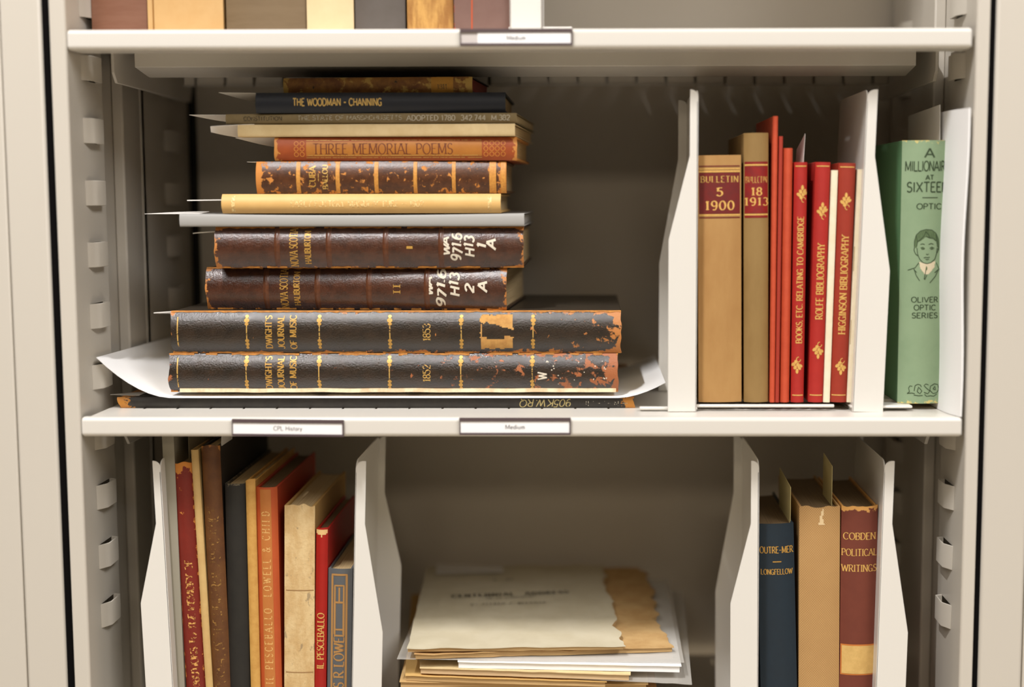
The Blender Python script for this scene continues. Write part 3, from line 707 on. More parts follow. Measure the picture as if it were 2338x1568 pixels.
# Three memorial poems
POE = M('russet_cloth', (164, 76, 28), .55, var=(140, 58, 20), vscale=60, bump=(1200, .15, .0003), wear=((206, 138, 64), .80, .10, .5, 0, 170))
po = flat('russet cloth THREE MEMORIAL POEMS book', 622, 1180, .2564, .2802, .058, .18, POE, None, M('pale_page_edges', (214, 180, 122), .8, lines=((170, 120, 70), 'X', 2600)), rz=-1.5, bulge=.0035, ragged=.001)
x, z0 = P(po, 1100, 344); x, z1 = P(po, 696, 344)
patch(po, -.0075, .0075, z0, z1, M('gilt_panel', (184, 118, 44), .5, var=(164, 98, 34), vscale=60), 'title_label')
ANT = M('brown_stamp', (112, 52, 20), .6)
x, z = P(po, 872, 336); lettering(po, 'THREE MEMORIAL POEMS', .0, z, .144, .0108, 'down', ANT, weight=.13, thin=.06)
lines_on(po, [[(-.0088, z0), (-.0088, z1)], [(.0088, z0), (.0088, z1)], [(-.0066, z0+.002), (-.0066, z1-.002)]], .0005, GOLDW, 'gilt_rule')
for q0 in (680, 1116, 1142):
    x, zq = P(po, q0, 344)
    lines_on(po, [[(a+.0022*math.cos(t*.7), zq+b+.0022*math.sin(t*.7)) for t in range(10)] for a in (-.0055, 0, .0055) for b in (-.003, .003)], .0008, M('gilt_tracery', (204, 128, 54), .5), 'ornament')
# pamphlets
PAMG = M('drab_paper_cover', (138, 120, 84), .75, var=(120, 102, 68), vscale=60)
def pamphlet(label, px0, px1, z0, z1, Y, d, cov, pag, rz=0, lip=.006, wob=.0008, kind='pamphlet', group=None, fold=True):
    zm = (z0+z1)/2; row = 450+(CAM.z-zm)*CF/(Y-CAM.y); X0, X1 = atY(px0, row, Y).x, atY(px1, row, Y).x
    r = thing(kind, label, 'pamphlet', (X1, Y, z0), Matrix.Rotation(math.radians(rz), 3, 'Z'), group); L = X1-X0; H = z1-z0; sd = sum(map(ord, label))
    def wz(u, v): return wob*mnoise.noise(Vector((u*3.1+sd, v*2, .7)))
    MB().solid(lambda u, v: Vector((-L+L*u, .0+d*v, H-.0008+wz(u, v))), 30, 6, .0006).obj('cover', cov, r)
    MB().solid(lambda u, v: Vector((-L+L*u, .0+d*v, .0008)), 12, 3, .0006).obj('cover', cov, r)
    if fold:
        MB().solid(lambda u, v: Vector((-L+L*u, -.0015*math.cos(-math.pi/2+math.pi*v)+.0004*mnoise.noise(Vector((u*9+sd, v, 0))), H*.5+(H*.5-.0002)*math.sin(-math.pi/2+math.pi*v)+wz(u, 0)*v)), 40, 8, .0005).obj('fold', pag if fold == 2 else cov, r)
    MB().box(-L+.002, -.002, .0012, d-.003, .0012, H-.0016-wob).obj('page_block', pag, r)
    r['x0'] = X0; return r, L
pm, L = pamphlet('thick cream pamphlet lying on the russet book', 536, 1176, .2806, .2935, .054, .21, CREAM, M('pale_leaf_edges', (222, 190, 136), .8, lines=((180, 146, 96), 'Z', 1500)), rz=-2.5, fold=1, wob=.0006)
del pm['x0']
pg, L = pamphlet('drab grey-brown pamphlet under the navy book, white shelf lettering on its edge', 508, 1180, .2941, .3046, .060, .22, PAMG, CREAM, rz=-2.5, wob=.0003)
del pg['x0']
text_mesh('THE STATE OF MASSACHUSETTS', .108, .0044, lambda a, b: Vector((a-.172, -.0019, b+.0060)), serif=False, weight=.16).obj('printed_text', M('chalk_grey_ink', (176, 166, 142), .7, fade=(.38, 500)), pg)
text_mesh('ADOPTED 1780  342.744  M.382', .106, .0052, lambda a, b: Vector((a-.060, -.0019, b+.0055)), serif=False, weight=.16).obj('call_number', M('chalk_white_ink', (190, 180, 158), .7), pg)
text_mesh('CONSTITUTION', .040, .0040, lambda a, b: Vector((a-.262, -.0019, b+.0055)), serif=False, weight=.16).obj('printed_text', INKF, pg)
# navy
NAVY = M('navy_buckram', (21, 27, 40), .5, var=(17, 22, 33), vscale=50, bump=(1600, .15, .0003))
nv_ = flat('navy THE WOODMAN book second from the top of the stack', 583, 1154, .3050, .3256, .064, .17, NAVY, None, PAGES, bulge=.0035)
x, z = P(nv_, 770, 228); lettering(nv_, 'THE WOODMAN - CHANNING', .0006, z, .0910, .0072, 'down', M('gilt_bright', (208, 172, 96), .5), serif=False, weight=.2)
# topmost
TOP = M('worn_mottled_cover', (140, 98, 40), .6, var=(96, 52, 20), vscale=60, vamt=.9, bump=(500, .2, .0004), wear=((172, 140, 70), .55, 0, .3, -.12, 80), wear2=((40, 32, 20), .63, 0, 0, 0, 110))
tp = flat('small mottled brown book with red page edges at the very top of the stack', 640, 1078, .3260, .3420, .072, .125, TOP, M('dark_leather_board', (38, 28, 20), .6), PAGESR, rz=-4, bulge=.002, tb=.0014, sq=.002)
x, z0 = P(tp, 1034, 190); x, z1 = P(tp, 983, 190); patch(tp, -.0078, .0078, z0, z1, M('ochre_label', (186, 136, 52), .7, var=(160, 112, 40), vscale=90), 'paper_label')
lettering(tp, '1811', -.002, (z0+z1)/2, .010, .005, 'down', INKF, 'printed_text')

# ------------------------------------------------------------------ paper slips sticking out of the stack
def slip(label, xt, xi, row, Y0, Y1, z, dz=.0, curl=.004, th=.0004, mat=PAPER, twist=0):
    """a marker slip running from xi (inside the book) out to the tip xt"""
    Xt, Xi = atY(xt, row, Y0).x, atY(xi, row, Y0).x; Xi += .02
    def f(u, v):
        tap = max(.04, min(1, u*1.35)**.75); vv = v*tap
        return Vector((Xt+(Xi-Xt)*u, Y0+(Y1-Y0)*vv, z+dz*(1-u)**1.5-curl*v**1.3*math.sin(min(1, u*1.25)*math.pi/2)+twist*v*(1-u)))
    return tag(MB().solid(f, 14, 8, th).obj('paper_slip', mat), label, 'paper slip', 'marker slips in the stack')
slip('white slip curling out left of the navy WOODMAN book', 499, 583, 212, .080, .125, .3262, curl=.008, dz=.001)
slip('long white slip sticking out left of the drab pamphlet', 432, 510, 266, .080, .125, .3043, curl=.006)
slip('wide white slip bending down left of the cream pamphlet', 480, 536, 278, .066, .110, .2938, curl=.010, dz=-.002, twist=-.006)
slip('white slip drooping left of the russet POEMS book', 537, 622, 320, .078, .125, .2806, curl=.009)
slip('tiny slip end at the left of the mottled CUBA book', 564, 584, 379, .085, .105, .2560, curl=.001)
slip('narrow straight slip at the left of the tan book', 427, 506, 455, .076, .100, .2172, curl=.0003, dz=-.0006, th=.0011)
slip('narrow white slip on the left end of the grey folder', 330, 411, 488, .070, .110, .2024, curl=-.002, dz=.0)
slip('curved slip at the left of NOVA SCOTIA volume I', 440, 490, 530, .074, .086, .1850, dz=-.0025, curl=-.001, th=.0011)
slip('short white slip at the left end of the thick volume marked 1853', 351, 390, 723, .070, .084, .1018, dz=-.002, curl=.003, th=.001)
slip('scrap of white paper tucked at the left end of the lowest black book', 252, 275, 910, .075, .100, .0118, dz=.001, curl=.0)

# ================================================================== RIGHT HAND BOOKS ON THE MIDDLE SHELF
YR = .046; ZBK = .0084
BUL1 = M('tan_buckram', (172, 130, 74), .65, var=(152, 106, 52), vscale=20, vamt=.7, stretch=(1, 1, .35), weave=((192, 152, 96), 5200, 5200, .25), bump=(1800, .15, .0003))
BUL2 = M('olive_buckram', (142, 112, 64), .65, var=(124, 94, 48), vscale=25, vamt=.7, stretch=(1, 1, .35), weave=((170, 136, 74), 5200, 5200, .25), bump=(1800, .15, .0003))
RLAB = M('maroon_label', (112, 30, 26), .45, var=(92, 34, 34), vscale=120)
RLABR = M('red_label', (140, 30, 26), .45, var=(104, 34, 36), vscale=120)
REDC = M('red_buckram', (172, 38, 30), .5, var=(156, 30, 24), vscale=40, bump=(2200, .2, .0003))
REDC2 = M('brick_red_buckram', (154, 48, 28), .5, var=(140, 40, 22), vscale=40, bump=(2200, .2, .0003))
ORA = M('orange_red_cloth', (196, 76, 42), .6, var=(178, 62, 34), vscale=60, bump=(1500, .2, .0004))
def rd(label, *a, mat, page=PAGES, **kw): return upright(label, *a, YR, ZBK, kw.pop('d', .17), mat, None, page, **kw)
b1 = rd('fat tan BULLETIN 5 1900 book beside the divider', 1596, 1693.5, 905, 1593, 1693, 354, mat=BUL1, bulge=.0035, tb=.003)
b2 = rd('narrow olive BULLETIN 18 1913 book', 1701, 1754, 905, 1698, 1757, 303, mat=BUL2, bulge=.005, tb=.003, page=PAGESD)
for B, l0, l1, lab, tx in ((b1, 394, 488, RLAB, (('BULLETIN', 409, .038, .0062), ('5', 438, .0058, .0082), ('1900', 469, .029, .0090))), (b2, 379, 487, RLABR, (('BULLETIN', 410, .0215, .0060), ('18', 437, .0105, .0078), ('1913', 460, .0235, .0078)))):
    cxp = 1644 if B is b1 else 1728
    x, z0 = P(B, cxp, l1); x, z1 = P(B, cxp, l0); hw = B.w*.47
    patch(B, -hw, hw, z0, z1, lab, 'title_label')
    for zz in (z0-.0012, z1+.0012): lines_on(B, [[(-hw, zz), (hw, zz)]], .0016, GOLDR, 'gilt_rule')
    if B is b1:
        for zz in (z0-.0038, z1+.0038, z1+.0066): lines_on(B, [[(-hw, zz), (hw, zz)]], .0011, RLAB if zz > z1+.005 or zz < z0 else GOLDR, 'gilt_rule')
    else: patch(B, -hw, hw, z1+.002, z1+.0045, RLABR, 'title_label'); patch(B, -hw, hw, z0-.0045, z0-.002, RLABR, 'title_label')
    for s, py, Ln, Hh in tx:
        x, z = P(B, cxp, py); lettering(B, s, 0, z, Ln, Hh, 'across', GOLDR if s != 'BULLETIN' else GOLDW, 'title' if s == 'BULLETIN' else 'volume_number', weight=.19, thin=.09, track=.22)
f1 = rd('tall thin orange-red folder rising above the olive book', 1759, 1768, 904, 1764, 1778, 265, mat=ORA, bulge=.0015, tb=.0016, d=.15)
f2 = rd('very thin dark red volume behind the tall orange folder', 1770.5, 1779, 904, 1779, 1788, 311, mat=M('dark_red_cloth', (160, 48, 28), .6), bulge=.001, tb=.0014)
f3 = rd('narrow orange-red book with a rounded spine', 1781.5, 1803, 908, 1789.5, 1811, 338, mat=ORA, bulge=.004, tb=.002)
r1 = rd('red BOOKS ETC RELATING TO CAMBRIDGE book', 1806.5, 1836, 910, 1815, 1844, 370, mat=REDC, bulge=.0035, tb=.002)
r2 = rd('leaning bright red BIBLIOGRAPHY book, second of the gilt-lettered reds from the left', 1846.5, 1880, 911, 1863, 1897.5, 370, mat=REDC, bulge=.0035, tb=.002)
w1 = rd('thin cream booklet between the two BIBLIOGRAPHY books', 1880.5, 1894.5, 911, 1898.5, 1914, 388.5, mat=CREAMW, page=CREAMW, bulge=.001, tb=.001, cat='booklet', kind='booklet')
r3 = rd('duller brick-red BIBLIOGRAPHY book standing between the two cream booklets', 1897, 1933, 911, 1915, 1956.5, 372, mat=REDC2, bulge=.0035, tb=.002)
w2 = rd('thin cream booklet against the right divider of the red books', 1934, 1948, 911, 1959, 1973.5, 386.5, mat=CREAMW, page=CREAMW, bulge=.001, tb=.001, cat='booklet', kind='booklet')
MB().box(-.0032, -.0024, .0004, .0012, .135, .160).obj('staple', M('staple_wire', (190, 170, 130), .4), w2.root)
MB().box(-.0030, -.0022, .0004, .0012, .060, .085).obj('staple', M('staple_wire', (190, 170, 130), .4), w2.root)
def fleuron(B, px_, py_, s=1.0, flip=False):
    x0, z0 = P(B, px_, py_); k = .00115*s; g = -1 if flip else 1
    bl = [(0, 5.5, 1.3, 2.4, 0), (-1.6, 2.2, 1.4, 2.0, .5), (1.9, 2.6, 1.3, 2.2, -.6), (-3.0, -.6, 1.5, 2.3, .9), (3.2, .8, 1.3, 2.0, -.9), (.5, -.6, 1.3, 1.7, .3), (-1.2, -3.0, 1.4, 1.5, 0)]
    blobs_on(B, [(x0+a*k, z0+g*b*k, rx*k, rz_*k, an*g) for a, b, rx, rz_, an in bl], GOLDR, 'ornament')
    lines_on(B, [[(x0+k*(1.2+1.9*math.cos(t*.6)), z0+g*k*(-5.0+2.2*math.sin(t*.6))) for t in range(9)]], .0008*s, GOLDR, 'ornament')
for B, cxp, t, y0, y1, orn in ((r1, 1826, 'BOOKS, ETC. RELATING TO CAMBRIDGE', 784, 495, (443, 833)), (r2, 1873, 'ROLFE BIBLIOGRAPHY', 729, 556, (482, 799)), (r3, 1926, 'HIGGINSON BIBLIOGRAPHY', 763, 537, (460, 836))):
    f = lambda py: cxp-(py-640)*.031
    x, z = P(B, f((y0+y1)/2), (y0+y1)/2); x2, za = P(B, cxp, y0); x2, zb = P(B, cxp, y1)
    lettering(B, t, .0004, z, zb-za, .0062 if B is r1 else .0072, 'up', GOLDR, weight=.19, thin=.09)
    for i, o in enumerate(orn):
        xx = B.loc(f(o), o, YR).x; zz = B.loc(f(o), o, YR).z
        fleuron(B, f(o), o, 1.0, flip=(i == 1))
    lines_on(B, [[(-B.w*.42, .0075), (B.w*.42, .0075)]], .0011, GOLDR, 'gilt_rule'); lines_on(B, [[(-B.w*.42, B.h-.004), (B.w*.42, B.h-.004)]], .0011, GOLDR, 'gilt_rule')
o = MB().solid(lambda u, v: Vector((atY(1829, 380, .06).x+.0042*v, .062+.060*u, .195+.088*v-.014*u*v)), 6, 8, .0003).obj('paper_slip', PAPER); tag(o, 'white slip standing up out of the red CAMBRIDGE book', 'paper slip')
# green book
GRN = M('sage_green_cloth', (138, 160, 126), .6, var=(126, 150, 116), vscale=18, vamt=.6, bump=(1600, .15, .0003), wear=((206, 190, 120), .93, 0, .48, 0, 200))
GRNB = M('deep_green_cloth', (96, 140, 98), .6, bump=(1600, .15, .0003))
g = upright('green MILLIONAIRE AT SIXTEEN book with a boy drawn on its spine', 2050, 2153, 921, 2064, 2164, 320, .050, .0066, .145, GRN, GRNB, CREAM, bulge=.0055, tb=.0025)
def gl(s, px_, py_, L_, H_, nm='title', **kw): x, z = P(g, px_, py_); lettering(g, s, x, z, L_, H_, 'across', GREENINK, nm, serif=False, weight=kw.pop('weight', .14), **kw)
gl('A', 2123, 349, .0098, .0092); gl('MILLIONAIRE', 2119, 379, .0450, .0098, track=.05); gl('AT', 2123, 405, .0082, .0046, weight=.2); gl('SIXTEEN', 2120, 427, .0425, .0098)
gl('OPTIC', 2122, 471, .0255, .0056, 'author_name'); gl('OLIVER', 2112, 684, .0275, .0054, 'series_name'); gl('OPTIC', 2112, 702, .0225, .0054, 'series_name'); gl('SERIES', 2112, 720, .0265, .0054, 'series_name')
x, z = P(g, 2124, 451); lines_on(g, [[(x-.008, z), (x+.008, z)]], .0008, GREENINK, 'printed_text')
# portrait of a boy: pixel sketch transferred to the spine
def sp(pts): return [P(g, 2030+a/6.033, 500+b/6.031) for a, b in pts]
face = sp([(385, 400), (392, 480), (420, 550), (465, 600), (520, 615), (580, 600), (635, 550), (660, 470), (668, 400)])
polys = [face, sp([(350, 380), (352, 300), (375, 220), (430, 165), (510, 142), (590, 150), (650, 195), (685, 270), (692, 360), (680, 430)]),
 sp([(395, 310), (440, 275), (480, 235), (505, 175)]), sp([(510, 240), (560, 260), (610, 265), (650, 300)]), sp([(500, 170), (545, 215), (560, 255)]), sp([(375, 230), (390, 310), (380, 380)]), sp([(650, 210), (665, 300), (672, 380)]),
 sp([(352, 385), (345, 430), (365, 480), (395, 505)]), sp([(690, 370), (690, 420), (665, 470)]),
 sp([(430, 350), (460, 340), (490, 350)]), sp([(545, 350), (580, 335), (615, 348)]), sp([(435, 400), (460, 388), (490, 405)]), sp([(560, 402), (590, 385), (625, 402)]), sp([(445, 412), (485, 415)]), sp([(570, 415), (612, 412)]),
 sp([(508, 480), (525, 492), (545, 480)]), sp([(475, 535), (505, 525), (525, 532), (560, 525)]), sp([(500, 552), (525, 560), (548, 550)]),
 sp([(410, 600), (360, 670), (262, 705)]), sp([(345, 690), (375, 780), (420, 850)]), sp([(655, 600), (690, 680), (722, 705)]), sp([(690, 690), (640, 790), (560, 880)]), sp([(340, 690), (380, 735)]), sp([(630, 740), (690, 690)]),
 sp([(515, 650), (495, 760), (480, 830)]), sp([(520, 770), (490, 835)])]
lines_on(g, polys, .0007, GREENINK, 'portrait')
HAIR = [sp(p) for p in ([(352, 385), (350, 300), (375, 220), (430, 165), (510, 142), (590, 150), (650, 195), (688, 290), (690, 380), (672, 400), (655, 305), (612, 268), (560, 255), (520, 238), (480, 262), (435, 300), (402, 312), (385, 350), (378, 400)],)][0]
blobs_on(g, [(*P(g, 2030+a/6.033, 500+b/6.031), ra, rb, an) for a, b, ra, rb, an in ((463, 402, .0009, .0007, 0), (593, 402, .0009, .0007, 0), (515, 680, .0008, .0018, 0))], M('green_wash', (84, 104, 66), .7), 'portrait')
cpts = sp([(415, 590), (520, 618), (640, 575), (630, 660), (545, 760), (490, 760), (430, 680)])
def inpoly(px_, pz_, poly):
    c = False; j = len(poly)-1
    for i in range(len(poly)):
        (xi, zi), (xj, zj) = poly[i], poly[j]
        if (zi > pz_) != (zj > pz_) and px_ < (xj-xi)*(pz_-zi)/(zj-zi)+xi: c = not c
        j = i
    return c
hx0, hx1 = min(p[0] for p in HAIR), max(p[0] for p in HAIR); hz0, hz1 = min(p[1] for p in HAIR), max(p[1] for p in HAIR)
patch(g, hx0, hx1, hz0, hz1, M('green_wash_hair', (92, 114, 76), .7, var=(60, 80, 48), vscale=500, stretch=(1.5, 1, .4)), 'portrait', off=.0002, res=.0006, inside=lambda u, v: inpoly(hx0+(hx1-hx0)*u, hz0+(hz1-hz0)*v, HAIR))
cx0, cx1 = min(p[0] for p in cpts), max(p[0] for p in cpts); cz0, cz1 = min(p[1] for p in cpts), max(p[1] for p in cpts)
patch(g, cx0, cx1, cz0, cz1, M('cream_print', (214, 200, 170), .7), 'collar', off=.0002, res=.0006, inside=lambda u, v: inpoly(cx0+(cx1-cx0)*u, cz0+(cz1-cz0)*v, cpts))
def mono(pts): return [P(g, 1900+a/6.494, 740+b/6.494) for a, b in pts]
lines_on(g, [mono([(1115, 1030), (1150, 1000), (1135, 950), (1155, 915), (1190, 920)]), mono([(1115, 1030), (1180, 1020), (1225, 1030)]), mono([(1215, 990), (1230, 910), (1270, 890), (1310, 900), (1320, 930)]), mono([(1210, 1050), (1280, 1060), (1340, 1055)]), mono([(1260, 1000), (1280, 930), (1330, 990), (1300, 1030), (1260, 1000)]),
 mono([(1430, 900), (1390, 885), (1360, 910), (1400, 950), (1450, 990), (1420, 1030), (1360, 1010)]), mono([(1580, 900), (1520, 885), (1460, 920), (1450, 980), (1500, 1030), (1560, 1020), (1595, 970), (1580, 910)]), mono([(1500, 960), (1530, 920), (1540, 980), (1500, 960)]), mono([(1370, 1040), (1400, 1070), (1460, 1060), (1510, 1070), (1560, 1040)])], .0007, GREENINK, 'publisher_mark')
# sheets tucked into and behind the green book
def vert_sheet(label, p_front_top, p_front_bot, Yf, Yb, name, mat, drop, bow=.0, th=.0006, ztop_back=None):
    a = atY(*p_front_top, Yf); b = atY(*p_front_bot, Yf)
    def f(u, v): return Vector((b.x+(a.x-b.x)*v+bow*math.sin(math.pi*u)*(.3+.7*v), Yf+(Yb-Yf)*u, b.z+(a.z-b.z-drop*u)*v))
    return tag(MB().solid(f, 10, 12, th).obj(name, mat), label, 'paper sheet')
vert_sheet('stiff paper sheet standing up out of the green book', (2147, 239), (2146, 700), .060, .205, 'paper_sheet', PAPER, .003)
vf = atY(2200, 246, -.001)
def wf_(u, v):
    z = .0004+(vf.z-.0004)*v; x = .8710+.0094*(1-u)**7-.0012*math.sin(math.pi*v*1.1)+.001*math.sin(v*9)
    return Vector((x-.001*u, .0015+.17*u, z))
tag(MB().solid(wf_, 8, 24, .0022).obj('paper_folder', PAPERB), 'tall white paper folder at the right end of the middle shelf, overhanging its edge', 'folder')

# ================================================================== LOWER COMPARTMENT
YL, ZL = .050, Z3+.0084
def lo(label, a, b, c, d_, e, mat, Y=YL, dep=.20, **kw): return upright(label, a, b, 1565, c, d_, e, Y, ZL, dep, mat, kw.pop('board', None), kw.pop('page', PAGES), **kw)
gp = lo('grey pamphlet standing against the far left divider', 395, 420, 368, 396, 985, M('grey_binder_card', (150, 144, 128), .6), bulge=.001, tb=.001, kind='pamphlet', cat='pamphlet', page=GREY)
RW = M('worn_red_leather', (122, 34, 22), .42, var=(104, 26, 16), vscale=40, bump=(600, .3, .0005), wear=((206, 132, 56), .70, .22, .5, .10, 140))
rw = lo('worn dark red leather book with rubbed gilt title', 424, 466, 391, 437, 1059, RW, bulge=.004, ragged=.003, tb=.003)
lettering(rw, 'CONTRIBUTIONS TO THE MEMORY OF', .001, rw.h-.095-.09, .165, .0075, 'up', M('rubbed_gilt_red', (214, 158, 86), .5, fade=(.46, 260)), weight=.26, thin=.14)
pc = lo('thin cream pamphlet between the red and the brown leather books', 470, 484, 434, 453, 1027, M('parchment', (206, 172, 112), .7, var=(190, 150, 90), vscale=40), bulge=.0015, tb=.001, kind='pamphlet', cat='pamphlet', page=CREAM)
BR = M('brown_leather', (104, 64, 28), .5, var=(80, 44, 20), vscale=40, vamt=.7, bump=(500, .3, .0005), wear=((170, 112, 50), .93, .30, .45, 0, 160))
br = lo('tall brown leather book with faded lettering', 485, 524, 456, 501, 1018, BR, bulge=.004, tb=.003, board=M('shaded_board', (40, 32, 24), .7), ragged=.002, dep=.22)  # board colour darkened for the shadow on the cover
lettering(br, 'JOURNAL OF THE MEMORIAL ASSOCIATION', .0, br.h-.165, .20, .0105, 'up', M('faded_gilt_brown', (150, 108, 52), .55, fade=(.50, 200)), weight=.2, thin=.12)
bl = lo('black book with a bare grey head cap', 521, 571, 513, 557, 1105, M('black_bookcloth', (30, 28, 25), .5, var=(40, 37, 32), vscale=60, wear=((110, 100, 80), .97, 0, .5, 0, 200)), bulge=.004, tb=.002, dep=.21)
ta = lo('narrow tan leather volume with a torn spine', 573, 592, 558.5, 583, 1098, M('tan_vellum', (206, 158, 82), .6, var=(184, 130, 58), vscale=90, bump=(300, .3, .0008)), bulge=.002, tb=.002, ragged=.003)
OR = M('orange_cloth', (188, 84, 38), .55, var=(176, 74, 32), vscale=30)
ORB = M('red_orange_board', (168, 52, 22), .55)
orr = lo('orange cloth book with faint gilt lettering up a paler stripe', 592, 643, 583.5, 629, 1113, OR, board=ORB, bulge=.005, tb=.0025, dep=.21, page=PAGESD)
patch(orr, -.0062, .0052, .01, orr.h-.002, M('gilt_stripe', (190, 118, 56), .5, var=(180, 104, 46), vscale=60), 'title_label')
lettering(orr, 'IL PESCEBALLO  LOWELL & CHILD', -.0008, orr.h-.118, .185, .0080, 'up', M('bronze_stamp', (222, 172, 104), .5, fade=(.36, 400)), weight=.17, thin=.09, track=.5)
CRU = M('crumbling_paper_spine', (216, 188, 138), .8, var=(196, 160, 106), vscale=60, vamt=.9, bump=(260, .5, .0012), streak=((128, 112, 88), 150, .60, .6), stretch=(1, 1, .5))
cr = lo('cream book whose crumbling spine shows its sewn gatherings', 651, 714, 646, 721, 1154, CRU, board=M('tan_paper_board', (176, 138, 78), .7), bulge=.002, tb=.003, ragged=.004, dep=.19)
for q in (1348, 1535): x, z = P(cr, 683, q); lines_on(cr, [[(-.014, z), (.015, z+.0005)]], .0009, M('sewing_cord', (160, 122, 76), .8), 'sewing_cord')
RD = M('bright_red_cloth', (164, 22, 12), .45, var=(150, 16, 8), vscale=40)
rdk = lo('bright red IL PESCEBALLO book with a chipped head', 716, 744.5, 722, 747, 1208, RD, board=RD, bulge=.003, tb=.002, ragged=.002, dep=.17, page=PAGESD)
x, z = P(rdk, 733, 1463); lettering(rdk, 'IL PESCEBALLO', .0, z, .060, .0070, 'up', GOLDR, weight=.18, thin=.08)
patch(rdk, -.0058, .0058, rdk.h-.010, rdk.h-.0005, M('bare_board', (226, 186, 124), .8), 'paper_label', inside=lambda u, v: v > .25+.9*abs(u-.5)+.2*mnoise.noise(Vector((u*5, v*5, 1))), label='chipped patch of bare board')
BG = M('blue_grey_cloth', (92, 94, 96), .55, var=(82, 84, 88), vscale=40)
bg_ = lo('short blue-grey book with gilt frames on its spine, beside the divider', 745.5, 801, 749, 803, 1299, BG, bulge=.0035, tb=.0022, page=PAGES, dep=.16)
FR = M('bronze_frame', (172, 128, 74), .5)
hw = bg_.w
x, zt = P(bg_, 776, 1312); x, zb_ = P(bg_, 776, 1375); x, zc_ = P(bg_, 776, 1448)
lines_on(bg_, [[(-.0078, .02), (-.0078, zt), (.0072, zt), (.0072, .02)], [(-.0050, zc_), (-.0050, zb_), (.0044, zb_), (.0044, zc_)]], .0022, FR, 'printed_frame')
lines_on(bg_, [[(-.0050, zb_), (-.0050, zb_+.018), (.0044, zb_+.018), (.0044, zb_)], [(-.0003, zb_), (-.0003, zb_+.016)]], .0018, FR, 'printed_frame')
x, z = P(bg_, 774, 1505); lettering(bg_, 'JAMES R LOWELL', -.0003, z-.012, .098, .0105, 'up', FR, weight=.2, thin=.1)
# slips above the tall brown book
o = MB().solid(lambda u, v: Vector((atY(436, 1027, .07).x-.002+.010*u, .07+.06*u, -.055+.045*v)), 6, 4, .0005).obj('paper_slip', M('grey_slip', (150, 138, 112), .7)); tag(o, 'grey slip standing between the red and brown leather books', 'paper slip')
ps_ = atY(502, 1012, .060)
o = MB().solid(lambda u, v: Vector((ps_.x-.001+.004*v, .060+.045*u, ps_.z-.035+.050*v)), 4, 4, .0005).obj('paper_slip', PAPER); tag(o, 'white slip sticking up out of the tall brown book', 'paper slip')
# right group
NB_ = M('midnight_blue_cloth', (20, 37, 49), .5, var=(16, 30, 40), vscale=40, bump=(1500, .15, .0003))
ou = lo('dark blue OUTRE-MER book beside the divider', 1736, 1823, 1731, 1811, 1196, NB_, bulge=.0045, tb=.0025, page=PAGESD, dep=.16)
x, z = P(ou, 1776, 1255); lettering(ou, 'OUTRE-MER', .0004, z, .0345, .0068, 'across', GOLD, weight=.2, thin=.1)
x, z = P(ou, 1776, 1305); lettering(ou, 'LONGFELLOW', .0002, z, .0330, .0056, 'across', GOLD, 'author_name', weight=.2, thin=.1)
x, z = P(ou, 1781, 1282); lines_on(ou, [[(-.004, z), (.005, z)]], .0011, GOLD, 'gilt_rule')
HES = M('hessian_cloth', (168, 124, 70), .75, var=(152, 106, 54), vscale=20, vamt=.5, weave=((202, 166, 112), 2600, 2300, .7), bump=(1200, .3, .0004))
hs = lo('coarse tan cloth book with a torn head', 1826, 1916, 1825.5, 1921, 1157, HES, bulge=.0045, tb=.0025, page=PAGESD, ragged=.002, dep=.17)
patch(hs, -.002, .006, hs.h-.019, hs.h-.002, M('torn_white_lining', (224, 196, 150), .8), 'paper_label', inside=lambda u, v: abs(u-.45+.1*math.sin(v*5)) < .12+.25*(1-v)**2, label='pale torn strip of lining')
RB = M('red_brown_cloth', (112, 52, 36), .55, var=(100, 44, 30), vscale=40, bump=(1500, .12, .0003), wear=((212, 156, 84), .85, 0, .62, 0, 180))
cb = lo('red-brown POLITICAL WRITINGS book with a pale paper label', 1917, 2001, 1924, 2005, 1156, RB, bulge=.0045, tb=.0025, page=PAGESD, ragged=.002, dep=.16)
for s, py, Ln in (('COBDEN', 1224, .0335), ('POLITICAL', 1261, .0365), ('WRITINGS', 1297, .0365)):
    x, z = P(cb, 1964, py); lettering(cb, s, .0, z, Ln, .0072, 'across', GOLDR, weight=.15, thin=.07)
x, z0 = P(cb, 1958, 1541); x, z1 = P(cb, 1958, 1471)
patch(cb, -.0182, .0182, z0, z1, M('label_edge', (198, 118, 50), .7), 'paper_label', off=.0002)
patch(cb, -.0170, .0170, z0+.0015, z1-.0015, M('pale_label', (214, 176, 106), .75, var=(186, 146, 80), vscale=90), 'paper_label', off=.0005)
def tall_slip(label, pt, pb, Y0, Y1, drop):
    a, b = atY(*pt, Y0), atY(*pb, Y0)
    def f(u, v): return Vector((a.x, Y0+(Y1-Y0)*u, b.z-.02+(a.z-b.z+.02-drop*u)*v))
    return tag(MB().solid(f, 4, 6, .0005).obj('paper_slip', M('manila_slip', (206, 190, 132), .7)), label, 'paper slip')
tall_slip('manila slip standing out of the dark blue OUTRE-MER book', (1806, 1112), (1808, 1190), .062, .150, -.004)
tall_slip('manila slip standing out of the coarse tan book', (1901, 1064), (1906, 1150), .068, .125, -.004)

